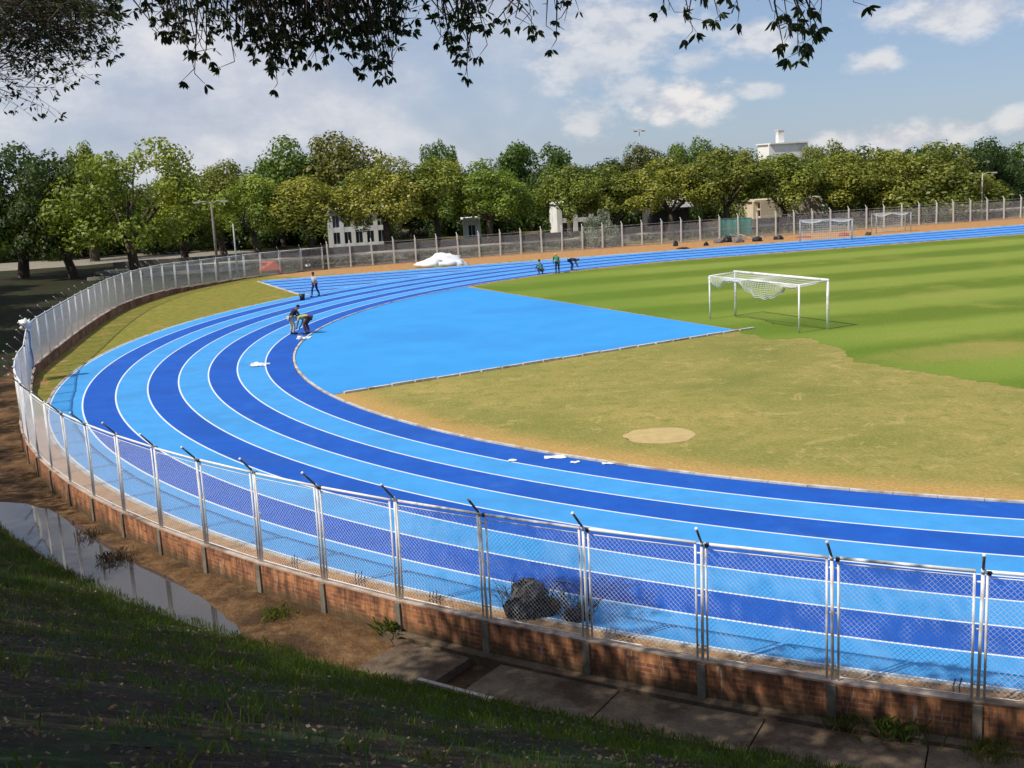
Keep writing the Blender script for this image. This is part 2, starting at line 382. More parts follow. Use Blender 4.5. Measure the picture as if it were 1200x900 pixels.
az = mth(nt, 'ARCTAN2', sp_.outputs[0], sp_.outputs[1]); el = mth(nt, 'ARCSINE', sp_.outputs[2])
# clouds live in (bearing, elevation); they flatten towards the horizon
cv = nd(nt, 'ShaderNodeCombineXYZ'); nt.links.new(az, cv.inputs[0]); nt.links.new(mth(nt, 'MULTIPLY', el, 1.7), cv.inputs[1])
n1 = noise(nt, 9, 7, .58, cv.outputs[0]); n2 = noise(nt, 30, 6, .6, cv.outputs[0]); n3 = noise(nt, 4.2, 5, .55, cv.outputs[0])
warp = mth(nt, 'ADD', mth(nt, 'MULTIPLY', mth(nt, 'SUBTRACT', n2, .5), 2.2), mth(nt, 'MULTIPLY', mth(nt, 'SUBTRACT', n1, .5), .8))
def azel(px, py):
    d = ray(px, py).normalized(); return math.atan2(d.x, d.y), math.asin(d.z)
puffs = [(800, 120, 62, 30, 1.0), (742, 105, 40, 22, .55), (730, 35, 95, 48, .7), (690, 75, 70, 35, .6), (812, 72, 34, 14, .55), (892, 45, 42, 24, .75), (1028, 72, 28, 15, .75), (1125, 14, 95, 26, .8),
         (985, 166, 50, 13, .7), (1060, 163, 70, 18, .8), (1118, 155, 34, 14, .7), (884, 106, 30, 10, .6), (1192, 140, 28, 14, .7), (690, 140, 34, 26, .6)]
def addnodes(lst):
    acc = lst[0]
    for q in lst[1:]: acc = mth(nt, 'MAXIMUM', acc, q)
    return acc
ps = []
for (px, py, rx, ry, br) in puffs:
    a0, e0 = azel(px, py)
    x = mth(nt, 'DIVIDE', mth(nt, 'SUBTRACT', az, a0), rx*1.25/F); y = mth(nt, 'DIVIDE', mth(nt, 'SUBTRACT', el, e0), ry*1.25/F)
    dd = mth(nt, 'SQRT', mth(nt, 'ADD', mth(nt, 'MULTIPLY', x, x), mth(nt, 'MULTIPLY', y, y)))
    q = mth(nt, 'ADD', mth(nt, 'SUBTRACT', 1.0, dd), mth(nt, 'MULTIPLY', warp, .75))
    ps.append(mth(nt, 'MULTIPLY', smooth01(nt, q, .0, .75), br))
puffm = addnodes(ps)
leftm = mth(nt, 'SUBTRACT', 1.0, smooth01(nt, mth(nt, 'ADD', az, mth(nt, 'MULTIPLY', mth(nt, 'SUBTRACT', n1, .5), .22)), -.03, .12))
layer = mth(nt, 'MULTIPLY', leftm, smooth01(nt, n3, .28, .62))
high = mth(nt, 'MULTIPLY', smooth01(nt, el, .16, .4), smooth01(nt, n3, .45, .62))
grey = mth(nt, 'MAXIMUM', mth(nt, 'MULTIPLY', layer, .85), mth(nt, 'MULTIPLY', high, .7))
skyc = mixc(nt, .5, mixc(nt, 1.0, sky.outputs[0], (.80, .90, 1.12), 'MULTIPLY'), (4.6, 5.9, 8.0))
greyc = ramp(nt, mth(nt, 'ADD', mth(nt, 'MULTIPLY', n1, .7), mth(nt, 'MULTIPLY', n2, .3)), [(.34, (5.4, 5.9, 7.2)), (.50, (7.0, 7.3, 8.3)), (.64, (9.6, 9.5, 9.6))])
c = mixc(nt, grey, skyc, greyc)
brt = mixc(nt, smooth01(nt, n2, .36, .6), (7.4, 7.4, 8.0), (10.4, 10.0, 9.7))
c = mixc(nt, mth(nt, 'MULTIPLY', puffm, .9), c, brt)
nt.links.new(c, bg.inputs['Color']); bg.inputs['Strength'].default_value = .085

# ------------------------------------------------------------------ running track
R0, LW = 36.0, 1.22
def stadium(r, n_arc=150, s_end=118, far_from=None):
    """offset curve open at the right end: near straight -> bend -> far straight"""
    pts = [W(s, -r) for s in np.linspace(s_end, 0, 40)]
    pts += [W(-r*math.sin(t), -r*math.cos(t)) for t in np.linspace(0, PI, n_arc)[1:-1]]
    pts += [W(s, r) for s in np.linspace(0, s_end, 40)]
    return pts
bounds = [R0+LW*k for k in range(8)] + [R0+LW*7+1.19]
lw = .06
V = []; Fs = []; mi = []
def ribbon(rA, rB, m, z=.012):
    a = stadium(rA); b_ = stadium(rB); base = len(V)
    for p, q in zip(a, b_): V.append((p.x, p.y, z)); V.append((q.x, q.y, z))
    for i in range(len(a)-1):
        Fs.append((base+2*i, base+2*i+1, base+2*i+3, base+2*i+2)); mi.append(m)
for k in range(8):
    a = bounds[k] + (lw/2 if k else 0.02); b_ = bounds[k+1]-lw/2
    ribbon(a, b_, 1 if k % 2 == 0 else 0)          # lane 1 dark, then alternating
    ribbon(b_, b_+lw, 2)
me = np_mesh('running_track', V, [np.array(Fs)], mi)
for n_ in ('light_lane', 'dark_lane', 'line'): me.materials.append(M[n_])
struct('running_track', me, None)
# sprint chute: the far straight's lanes run on to the left past the bend
V = []; Fs = []; mi = []
def strip(n0, n1, s0a, s0b, s1, m, z=.016):
    b0 = len(V)
    for s_, n_ in ((s0a, n0), (s0b, n1), (s1, n1), (s1, n0)):
        p = W(s_, n_); V.append((p.x, p.y, z))
    Fs.append((b0, b0+1, b0+2, b0+3)); mi.append(m)
cA = ST(G(355, 346)); cB = ST(G(320, 335))          # near and far end corners of the chute
nfar = R0+LW*8; nmax = 46.9
def chute_s(n_): t = (n_-cA[1])/(cB[1]-cA[1]); return cA[0]+t*(cB[0]-cA[0])
# bend's outer rim limits the lanes on their left/near side
for k in range(-1, 8):
    n0 = R0+LW*k if k >= 0 else R0; n0 = R0+LW*k; n1 = n0+LW
    if k < 0: continue
    sr0 = -math.sqrt(max(0, bounds[8]**2-(n0+.04)**2)); sr1 = -math.sqrt(max(0, bounds[8]**2-(n1-.04)**2))
    a0 = max(chute_s(n0), -80); a1 = max(chute_s(n1), -80)
    strip(n0+.04, n1-.04, min(a0, sr0-.0), min(a1, sr1-.0), 0, 1 if k % 2 == 0 else 0)
    strip(n1-.04, n1+.035, min(a1, sr1), min(a1, sr1), 0, 2)
n_ = R0; strip(cA[1]-.06, cA[1]+.06, cA[0], cA[0], cA[0]+.1, 2)
# only where the far straight leaves the bend: drop faces hidden inside the bend later by height order
me = np_mesh('sprint_chute', V, [np.array(Fs)], mi)
for n_ in ('light_lane', 'dark_lane', 'line'): me.materials.append(M[n_])
chute_me = me

# chute as real polygon: area outside the bend circle, inside the corner line
def poly_mesh(name, pts, z, m, tri=True):
    bm = bmesh.new(); vs = [bm.verts.new((p[0], p[1], z)) for p in pts]
    f = bm.faces.new(vs); bmesh.ops.triangulate(bm, faces=[f], ngon_method='EAR_CLIP')
    bmesh.ops.recalc_face_normals(bm, faces=bm.faces[:])
    if bm.faces and bm.faces[0].normal.z < 0: bmesh.ops.reverse_faces(bm, faces=bm.faces[:])
    me = bpy.data.meshes.new(name); bm.to_mesh(me); bm.free(); me.materials.append(m); return me
bpy.data.meshes.remove(chute_me)
V = []; Fs = []; mi = []
RB = bounds[8]+.05
lanes_n = []
nn = 45.98
for j in range(9):                                   # lanes counted inwards from the outer one
    n1 = nn-LW*j; n0 = n1-LW
    if n1 < cA[1]-3: break
    lanes_n.append((n0, n1, j))
def rim_s(n_): return -math.sqrt(max(0.0, RB*RB-n_*n_)) if abs(n_) < RB else 0.0
def seg_strip(n0, n1, m, z):
    K = 26; b0 = len(V)
    for i in range(K+1):
        for n_ in (n0, n1):
            lo = chute_s(n_); hi = rim_s(n_) if n_ < RB else 70.0
            hi = max(hi, lo+.01)
            p = W(lo+(hi-lo)*i/K, n_); V.append((p.x, p.y, z))
    for i in range(K): Fs.append((b0+2*i, b0+2*i+1, b0+2*i+3, b0+2*i+2)); mi.append(m)
n_lo = cA[1]
cur = bounds[8]
k = 0; n1 = RB-.02
edges = [n1-LW*q for q in range(12) if n1-LW*q > n_lo]+[n_lo]
for q in range(len(edges)-1):
    hi_, lo_ = edges[q], edges[q+1]
    seg_strip(lo_+.0375, hi_-.0375, q % 2, .008)
    seg_strip(hi_-.0375, hi_+.0375, 2, .008)
me = np_mesh('sprint_chute', V, [np.array(Fs)], mi)
for n_ in ('light_lane', 'dark_lane', 'line'): me.materials.append(M[n_])
struct('sprint_chute', me, None)

# kerbs ------------------------------------------------
def kerb_curve(name, pts, w, h, m, seg=1.0, gap=.012, z0=0, label=None):
    mb = MB(); acc = 0
    # resample
    P = [Vector((p[0], p[1], 0)) for p in pts]; out = [P[0]]; need = seg
    i = 0; cur = P[0]
    while i < len(P)-1:
        d = (P[i+1]-cur).length
        if d >= need: cur = cur.lerp(P[i+1], need/d); out.append(cur); need = seg
        else: need -= d; i += 1; cur = P[i]
    for a, b_ in zip(out[:-1], out[1:]):
        c = (a+b_)/2; d = b_-a; jit = random.uniform(-.006, .006)
        mb.box((c.x, c.y, z0+h/2+jit), (d.length-gap, w, h), math.atan2(d.y, d.x)+random.uniform(-.006, .006))
    o = mb.build(name, m); return o
o = kerb_curve('kerb', stadium(R0-.05), .10, .055, M['kerb'], 1.0); o['kind'] = 'structure'
M['outer_kerb'] = noisy('outer kerb concrete', (.36, .35, .33), (.55, .53, .50), 5, .9, (.22, .17, .12), 1.2)
rimpts = [W(s, -(bounds[8]+.10)) for s in np.linspace(118, 0, 60)]
phi1 = math.acos(max(-1, min(1, -cA[1]/(bounds[8]+.10))))
rimpts += [W(-(bounds[8]+.10)*math.sin(t), -(bounds[8]+.10)*math.cos(t)) for t in np.linspace(0, phi1, 160)[1:]]
o = kerb_curve('outer_kerb', rimpts, .11, .03, M['outer_kerb'], 1.5); o['kind'] = 'structure'
# chute edge kerb and far edge
o = kerb_curve('chute_kerb', [W(cA[0]+.5, cA[1]-.1), W(chute_s(cA[1])-.1, cA[1]-.1), W(chute_s(RB)-.15, RB+.1), W(118, RB+.1)], .14, .05, M['kerb'], 1.5); o['kind'] = 'structure'

# blue apron behind the goal
kA = G(399, 461.5); kB = G(866, 387.5); kC = G(552, 336.5)
sA, nA = ST(kA); sC, nC = ST(kC)
tA = math.atan2(nA, sA); tC = math.atan2(nC, sC)
if tA < 0: tA += 2*PI
arc = [W((R0-.10)*math.cos(t), (R0-.10)*math.sin(t)) for t in np.linspace(tC, tA, 70)]
struct('blue_apron', poly_mesh('blue_apron', arc+[Vector((kB.x, kB.y, 0))], .016, M['blue_apron']), None)
dAB = (kB-kA).normalized()
for k_ in range(1):
    mb = MB(); Lk = (kB-kA).length; x = .1
    while x < Lk+.4:
        c_ = kA+dAB*(x+.48); nrm = Vector((dAB.y, -dAB.x, 0)); c_ = c_+nrm*.09
        mb.box((c_.x, c_.y, .045+random.uniform(-.012, .012)), (.93, .15, .09), math.atan2(dAB.y, dAB.x)+random.uniform(-.02, .02)); x += 1.0
    o = mb.build('apron_kerb', M['kerb']); o['kind'] = 'structure'

# ------------------------------------------------------------------ infield
inner = [W(s, -(R0-.06)) for s in np.linspace(118, 0, 10)]+[W(-(R0-.06)*math.sin(t), -(R0-.06)*math.cos(t)) for t in np.linspace(0, PI, 90)[1:-1]]+[W(s, R0-.06) for s in np.linspace(0, 118, 10)]
struct('infield_grass', poly_mesh('infield_grass', inner, .004, M['dry_grass']), None)
edge = [(-13.0, -35.0), (-12.4, -27), (-13.4, -18.3), (-14.3, -15.1), (-14.6, -13.4), (-15.4, -11.2), (-14.2, -8.2), (-14.1, -4.9), (-15.6, -4.5), (-15.7, -1.6)]
ragged = []
for (a, b_) in zip(edge[:-1], edge[1:]):
    n_ = max(2, int(math.hypot(b_[0]-a[0], b_[1]-a[1])/.16))
    for i in range(n_):
        t = i/n_; s_ = a[0]+(b_[0]-a[0])*t; q = a[1]+(b_[1]-a[1])*t
        ragged.append(W(s_+.28*mnoise.noise(Vector((s_*1.3, q*1.3, 0)))+.22*mnoise.noise(Vector((s_*5, q*5, 3)))+random.uniform(-.05, .05), q))
rB = [W(x, y) for x, y in [ST(kB+Vector((.0, .25, 0)))]]
dedge = []
P0, P1 = kB+Vector((.05, .12, 0)), kC+Vector((.1, .14, 0))
for i in range(160):
    t = i/160; p = P0.lerp(P1, t); o_ = .05+.10*abs(mnoise.noise(p*2.3))+random.uniform(0, .04)
    dedge.append(Vector((p.x+o_*.3, p.y+o_, 0)))
tc0 = math.atan2(ST(P1)[1], ST(P1)[0])
arc2 = [W((R0-.35+.12*mnoise.noise(Vector((t*60, 0, 5))))*math.cos(t), (R0-.35+.12*mnoise.noise(Vector((t*60, 0, 5))))*math.sin(t)) for t in np.linspace(tc0-.005, PI/2, 120)]
rest = [W(s, R0-.35+.12*mnoise.noise(Vector((s*1.5, 9, 5)))) for s in np.linspace(1, 118, 220)]+[W(118, -35.0)]
struct('football_pitch', poly_mesh('football_pitch', ragged+dedge+arc2+rest, .010, M['pitch']), None)
# bare sandy circle
cS = G(773, 510.5)
pts = [(cS.x+1.06*(1+.10*mnoise.noise(Vector((math.cos(t)*2, math.sin(t)*2, 1))))*math.cos(t), cS.y+1.0*(1+.10*mnoise.noise(Vector((math.cos(t)*2, math.sin(t)*2, 1))))*math.sin(t)) for t in np.linspace(0, 2*PI, 60)[:-1]]
struct('sand_patch', poly_mesh('sand_patch', pts, .009, M['sand']), None)

# ------------------------------------------------------------------ fence line and the ground either side
RF = 46.62
ctrl = [(s, -RF, .2) for s in np.arange(60, 0, -2.0)]
ctrl += [(-RF*math.sin(t), -RF*math.cos(t), .2) for t in np.linspace(0, math.radians(88), 60)]
ctrl += [(-47.1, 2.5, .35), (-47.25, 4.9, .45), (-46.95, 11, .5), (-46.5, 19.3, .5), (-45.75, 27.5, .5), (-44.7, 33.2, .5), (-43.0, 38.6, .45), (-41.2, 42.4, .3), (-39.0, 46.0, .2), (-36.2, 49.8, .1), (-33, 51.9, .06), (-29.5, 52.9, .05)]
ctrl2 = [(-29.5, 52.9, .05), (-22, 53.7, .05), (-13, 54.1, .05), (0, 54.2, .05), (20, 54.2, .05), (45, 54.2, .05), (100, 54.2, .05)]
def catmull(P, per=12):
    P = [np.array(p, float) for p in P]; out = []
    for i in range(len(P)-1):
        a = P[max(i-1, 0)]; b_ = P[i]; c_ = P[i+1]; d = P[min(i+2, len(P)-1)]
        for k in range(per):
            t = k/per
            out.append(.5*((2*b_)+(-a+c_)*t+(2*a-5*b_+4*c_-d)*t*t+(-a+3*b_-3*c_+d)*t**3))
    out.append(P[-1]); return out
def chords(path, L_):
    """points spaced exactly L_ apart (chord) along a polyline of (s,n,z)"""
    out = [path[0]]; cur = path[0]
    for p in path[1:]:
        while np.hypot(p[0]-cur[0], p[1]-cur[1]) >= L_:
            # walk from last vertex
            q0 = prev; lo, hi = 0, 1
            for _ in range(30):
                m_ = (lo+hi)/2; x = q0+(p-q0)*m_
                if np.hypot(x[0]-cur[0], x[1]-cur[1]) < L_: lo = m_
                else: hi = m_
            cur = q0+(p-q0)*hi; out.append(cur)
        prev = p
    return out
prev = None
path1 = catmull(ctrl, 6); path2 = catmull(ctrl2, 20)
# start fence 1 so that one post lands on the measured one
tgt = np.array(ST(G(693, 748, .2)))
PL = 2.03
def fence_posts(path, L_):
    global prev
    prev = path[0]; return chords(path, L_)
i0 = int(np.argmin([np.hypot(p[0]-tgt[0], p[1]-tgt[1]) for p in path1]))
left = fence_posts(path1[i0:], PL); right = fence_posts(path1[:i0+1][::-1], PL)
posts1 = right[::-1][:-1]+left
posts1 = [p for p in posts1 if p[0] < 14]
posts2 = [p for p in fence_posts(path2, PL)]

allpath = [np.array(p) for p in posts1]+[np.array(p) for p in posts2[1:]]
# denser closed line for the terrain
line = [W(p[0], p[1], p[2]) for p in ([np.array((118., -RF, .2)), np.array((90., -RF, .2)), np.array((60., -RF, .2)), np.array((35., -RF, .2)), np.array((20., -RF, .2))]+allpath+[np.array((118., 54.2, .05))])]
N = len(line)
def nrm_at(i):
    d = line[min(i+1, N-1)]-line[max(i-1, 0)]; d.z = 0; d.normalize()
    return Vector((d.y, -d.x, 0))*-1     # outward (path runs clockwise seen from above: flip)
c_in = W(0, 0)
def outward(i):
    n_ = nrm_at(i); s_, q = ST(line[i]); ref = W(max(s_, 0), 0)
    if n_.dot(Vector((line[i].x-ref.x, line[i].y-ref.y, 0))) < 0: n_ = -n_
    return n_
OUT = [outward(i) for i in range(N)]
offs = [.07, .3, .7, 1.1, 1.25, 1.4, 1.55, 1.7, 1.9, 2.1, 2.35, 2.7, 3.1, 3.6, 4.2, 5, 6, 7, 8, 9.5, 11, 13, 15, 17.5, 20, 25, 32, 42, 60, 90, 140]
def sstep(x, a, b_):
    t = max(0, min(1, (x-a)/(b_-a))); return t*t*(3-2*t)
def bank_k(i):
    s_, q = ST(line[i]); ang = math.degrees(math.atan2(q, s_))     # -180..180
    if s_ > 0: return 1.0 if q < 0 else 0.0
    if q < 0: return 1.0 if ang > -165 else 1.0-.78*sstep(-ang, 165, 180)
    return .22*(1-sstep(180-ang, 0, 46))
def path_w(i):
    s_, q = ST(line[i]); ang = math.degrees(math.atan2(q, s_)) % 360
    return float(np.interp(ang, [200, 206, 214, 219, 222, 226, 230, 240], [2.1, 2.1, 2.0, 1.75, 1.58, 1.32, 1.36, 1.4])) if q < 0 else 2.1
def terrain(i, o_):
    k = bank_k(i); p = line[i]+OUT[i]*o_; s_, q = ST(line[i])
    lvl = -.45*min(1, k/.2) if q < 20 else -.45*min(1, k/.2)
    if -36.6 < s_ < 118 and q < -29.5: lvl = -.62 if o_ < path_w(i)-.1 else -.47
    rise = max(0, o_-path_w(i)-.05)*.475*k
    rise = min(rise, 6.85*k)
    bumpy = (.10*mnoise.noise(p*.45)+.05*mnoise.noise(p*1.4))*min(1, max(0, o_-path_w(i)-.1)/1.5)*(.3+.7*k)
    if o_ < path_w(i)+.1: bumpy = .012*mnoise.noise(p*2.0)
    return lvl+rise+bumpy
V = []; path_a = []; far_a = []
li_dense = []
for i in range(N):
    for j, o_ in enumerate(offs):
        p = line[i]+OUT[i]*o_
        V.append((p.x, p.y, terrain(i, o_)))
        k = bank_k(i)
        wob = .12*mnoise.noise(p*1.1)
        path_a.append(1.0-sstep(o_+wob, path_w(i)-.15, path_w(i)+.25) if k > .02 else 0)
        sq = ST(line[i]); far_a.append(0 if sq[1] < 0 or sq[0] > 100 else sstep(180-math.degrees(math.atan2(sq[1], sq[0])), 66, 92))  # left ground stays in the dark bank colour: shade put into the colour
Fq = []
no = len(offs)
for i in range(N-1):
    for j in range(no-1):
        a = i*no+j; Fq.append((a, a+1, a+no+1, a+no))
me = np_mesh('bank', V, [np.array(Fq)], smooth=True)
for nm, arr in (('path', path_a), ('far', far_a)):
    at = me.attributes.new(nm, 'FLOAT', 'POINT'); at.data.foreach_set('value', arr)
bm = bmesh.new(); bm.from_mesh(me); 
if sum(f.normal.z for f in bm.faces) < 0: bmesh.ops.reverse_faces(bm, faces=bm.faces[:])
bm.to_mesh(me); bm.free()
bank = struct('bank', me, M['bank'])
def bank_z(x, y):
    """height of the outer ground below a point near the fence line"""
    best = min(range(N), key=lambda i: (line[i].x-x)**2+(line[i].y-y)**2)
    v = Vector((x, y, 0))-Vector((line[best].x, line[best].y, 0)); o_ = v.dot(OUT[best])
    return terrain(best, max(.1, o_)), o_, best
# verge ribbon between the track's outer edge and the fence
V = []; turf = []; Fq = []; K = 7
dl = []
for i in range(N-1):
    for q in range(3): dl.append(line[i].lerp(line[i+1], q/3))
dl.append(line[-1])
for p in dl:
    s_, q = ST(p); s0 = max(s_, 0); ref = Vector((s0, 0)); v = Vector((s_-s0, q)); d = v.length; v = v/d
    for k in range(K+1):
        r = 45.5+(d-45.5)*k/K; s2 = s0+v.x*r; n2 = v.y*r
        w_ = W(s2, n2); V.append((w_.x, w_.y, .0))
        t = 0.12
        if q > -12: t = .12+.9*sstep(q, -12, 2)                 # left bend: grass
        if q > 0:
            t = 1.0
            ff = sstep(n2, 44.5, 49.5)*sstep(s2, -40, -30); t = 1.0-.95*ff
            if s2 > -12: t = .3*(1-sstep(n2, 46, 48))
            if n2 > 51: t -= .2
        if d-r < .8 and s_ < -40 and q > 0: t = .6
        turf.append(t)
for i in range(len(dl)-1):
    for k in range(K):
        a = i*(K+1)+k; Fq.append((a, a+K+1, a+K+2, a+1))
me = np_mesh('verge', V, [np.array(Fq)])
at = me.attributes.new('turf', 'FLOAT', 'POINT'); at.data.foreach_set('value', turf)
bm = bmesh.new(); bm.from_mesh(me)
if sum(f.normal.z for f in bm.faces) < 0: bmesh.ops.reverse_faces(bm, faces=bm.faces[:])
bm.to_mesh(me); bm.free()
struct('verge', me, M['verge'])
# everything beyond, out to the horizon (below the other sheets)
V = []; Fq = []
rings = [0, 120, 200, 320, 600, 1200, 4000]
for k, r_k in enumerate(rings):
    for q in range(48): V.append((TC.x+r_k*math.cos(q*PI/24), TC.y+r_k*math.sin(q*PI/24), -1.6-max(0, r_k-200)*.05))
for k in range(len(rings)-1):
    for q in range(48): Fq.append((k*48+q, (k+1)*48+q, (k+1)*48+(q+1) % 48, k*48+(q+1) % 48))
M['plain'] = noisy('distant ground', (.08, .09, .03), (.14, .13, .05), .05, .95)
struct('ground', np_mesh('ground', V, [np.array(Fq)]), M['plain'])

# brick wall under the near fence ------------------------------------------------
wl = [(W(p[0], p[1], p[2])) for p in posts1]
V = []; Fq = []; uvs = []
acc = 0; half = .07
for i, p in enumerate(wl):
    idx = 5+i; n_ = OUT[idx]
    if i: acc += (wl[i]-wl[i-1]).length
    a = p-n_*half; b_ = p+n_*half; zt = p.z-.035
    V += [(a.x, a.y, -.3), (a.x, a.y, zt), (b_.x, b_.y, zt), (b_.x, b_.y, -1.1)]
    uvs.append((acc, zt))
nw = len(wl)
for i in range(nw-1):
    for k in range(3): Fq.append((i*4+k, i*4+k+1, i*4+4+k+1, i*4+4+k))
me = np_mesh('brickwork', V, [np.array(Fq)])
uvl = me.uv_layers.new(name='UVMap')
vco = np.array(V)
for lp in me.loops:
    vi = lp.vertex_index; uvl.data[lp.index].uv = (uvs[vi//4][0], vco[vi][2]+(.14 if vi % 4 == 1 else 0))
wall = thing('brick_wall', 'low red brick retaining wall streaked with grime under the near fence', 'wall', (0, 0, 0))
link_mesh('brickwork', me, M['brick'], wall)
mb = MB()
for i in range(nw-1):
    a, b_ = wl[i], wl[i+1]; c_ = (a+b_)/2; d = b_-a
    mb.box((c_.x, c_.y, c_.z-.016), (d.length+.004, .15, .032), math.atan2(d.y, d.x))
mb.build('coping', noisy('mortar coping', (.34, .25, .19), (.55, .44, .37), 3, .9, (.16, .11, .08), 1.1), wall)
for i, p in enumerate(wl):
    n_ = OUT[5+i]; q = p+n_*.085; mb = MB(); gz = bank_z(q.x+n_.x*.05, q.y+n_.y*.05)[0]
    if i % 1 == 0:
        hgt = p.z-.04-(gz-.1)
        mb.box((q.x, q.y, gz-.1+hgt/2), (.13, .05, hgt), math.atan2(n_.y, n_.x)+PI/2)
        mb.build('pier', M['post_concrete'], wall)

# fences ------------------------------------------------
FH = 1.93
def post_mesh():
    mb = MB(); mb.m = 0
    mb.tube([(0, 0, -.02), (0, 0, FH+.03)], .026, 8)
    for z in (.22, FH*.55, FH-.16):
        mb.box((0, -.034, z), (.17, .012, .028))
    mb.tube([(0, 0, FH-.02), (0, .03, FH+.06)], .03, 8)
    mb.m = 1
    mb.tube([(0, .03, FH+.05), (0, .30, FH+.35)], .021, 6)
    mb.box((-.085, .0, FH+.0), (.05, .07, .06))
    mb.m = 0
    mb.tube([(0, .295, FH+.345), (0, .32, FH+.37)], .026, 8)
    return mb.mesh('post', True)
def frame_mesh(L_):
    mb = MB(); a = .085; b_ = L_-.085
    mb.tube([(a, 0, .015), (a, 0, FH-.02)], .019, 8); mb.tube([(b_, 0, .015), (b_, 0, FH-.02)], .019, 8)
    mb.tube([(a-.015, 0, FH), (b_+.015, 0, FH)], .027, 8)
    mb.tube([(a, 0, FH-.085), (b_, 0, FH-.085)], .009, 6)
    mb.tube([(a, 0, .05), (b_, 0, .05)], .010, 6)
    return mb.mesh('panel_frame', True)
def wire_mesh_(L_, pitch=.083, r=.0027):
    """chain link: two families of thin diagonal wires"""
    x0, x1, z0, z1 = .10, L_-.10, .055, FH-.09; w_, h = x1-x0, z1-z0
    V = []; Fq = []
    def wire(a, b_, y):
        d = np.array([b_[0]-a[0], 0, b_[1]-a[1]]); l_ = np.linalg.norm(d)
        if l_ < .02: return
        d /= l_; n_ = np.array([-d[2], 0, d[0]])*r; y_ = np.array([0, r, 0]); A_ = np.array([a[0], y, a[1]]); B_ = np.array([b_[0], y, b_[1]])
        k = len(V)
        for P_ in (A_, B_): V.extend([P_+n_, P_-n_*.5+y_*.87, P_-n_*.5-y_*.87])
        for q in range(3): Fq.append((k+q, k+(q+1) % 3, k+3+(q+1) % 3, k+3+q))
    c_ = -h
    while c_ < w_:
        # rising: x = c + t
        t0 = max(0, -c_); t1 = min(h, w_-c_)
        if t1 > t0: wire((x0+c_+t0, z0+t0), (x0+c_+t1, z0+t1), .002); wire((x1-c_-t0, z0+t0), (x1-c_-t1, z0+t1), -.002)
        c_ += pitch
    return np_mesh('wire_mesh', V, [np.array(Fq)])
pm = post_mesh(); pm.materials.append(M['white_steel']); pm.materials.append(M['dark_steel'])
fm = frame_mesh(PL); fm.materials.append(M['white_steel'])
wm = wire_mesh_(PL); wm.materials.append(M['wire'])
def far_post():
    mb = MB(); mb.box((0, 0, 1.08), (.13, .12, 2.22)); mb.tube([(0, 0, 2.15), (0, .26, 2.42)], .028, 6); return mb.mesh('post')
def far_frame(L_):
    mb = MB()
    for z in (.12, 1.05, 2.02): mb.tube([(.06, 0, z), (L_-.06, 0, z)], .006, 4)
    return mb.mesh('tension_wires')
pm2 = far_post(); pm2.materials.append(noisy('whitewashed concrete', (.50, .48, .45), (.68, .66, .62), 4, .9))
fm2 = far_frame(PL); fm2.materials.append(M['wire'])
def build_fence(posts, label, pm=pm, fm=fm, fname='panel_frame'):
    root = thing('mesh_fence', label, 'fence', group='white mesh fences round the track')
    for i, p in enumerate(posts):
        w_ = W(p[0], p[1], p[2]); a = W(*posts[max(i-1, 0)][:2]); b_ = W(*posts[min(i+1, len(posts)-1)][:2])
        d = b_-a; n_ = Vector((d.y, -d.x, 0)).normalized(); ref = W(max(p[0], 0), 0)
        if n_.dot(Vector((w_.x-ref.x, w_.y-ref.y, 0))) < 0: n_ = -n_
        o = bpy.data.objects.new('post', pm); COL.objects.link(o); o.parent = root
        o.location = w_; o.rotation_euler = (random.uniform(-.018, .018), random.uniform(-.018, .018), math.atan2(n_.y, n_.x)-PI/2+random.uniform(-.08, .08))
        if i < len(posts)-1:
            q = W(posts[i+1][0], posts[i+1][1], posts[i+1][2]); dd = q-w_
            rz = math.atan2(dd.y, dd.x); ry = -math.atan2(dd.z, math.hypot(dd.x, dd.y))
            f = bpy.data.objects.new(fname, fm); COL.objects.link(f); f.parent = root
            f.location = w_+Vector((0, 0, random.uniform(-.008, .008))); f.rotation_euler = (0, ry, rz)
            g = bpy.data.objects.new('wire_mesh', wm); COL.objects.link(g); g.parent = f
    return root
build_fence(posts1, 'tall white chain link fence with slanting arms on the brick wall round the near bend')
build_fence(posts2, 'distant chain link fence on whitewashed posts running straight behind the far track', pm2, fm2, 'tension_wires')
mb = MB()
for a, b_ in zip(posts2[:-1], posts2[1:]):
    p = W(*a); q = W(*b_); c_ = (p+q)/2; d = q-p
    mb.box((c_.x, c_.y, .02), (d.length, .22, .10), math.atan2(d.y, d.x))
o = mb.build('fence_footing', noisy('reddish footing', (.45, .25, .17), (.6, .42, .32), 1, .9)); o['kind'] = 'structure'

# concrete slabs of the drain path + gap + plank ------------------------------------------------
def polar(r, phi, z): p = W(r*math.cos(math.radians(phi)), r*math.sin(math.radians(phi))); return (p.x, p.y, z)
mb = MB()
def slab(ph0, ph1, r_in, r_out, zt, th=.16):
    K_ = max(1, int((ph1-ph0)/.8)); top = []; 
    ring = [polar(r_in, ph0+(ph1-ph0)*i/K_, zt) for i in range(K_+1)]; ring2 = [polar(r_out, ph0+(ph1-ph0)*i/K_, zt+random.uniform(-.004, .004)) for i in range(K_+1)]
    lo = lambda p: (p[0], p[1], p[2]-th)
    for i in range(K_):
        mb.quad(ring[i], ring[i+1], ring2[i+1], ring2[i])
        mb.quad(ring[i], lo(ring[i]), lo(ring[i+1]), ring[i+1]); mb.quad(ring2[i+1], lo(ring2[i+1]), lo(ring2[i]), ring2[i])
    mb.quad(ring[0], ring2[0], lo(ring2[0]), lo(ring[0])); mb.quad(ring[-1], lo(ring[-1]), lo(ring2[-1]), ring2[-1])
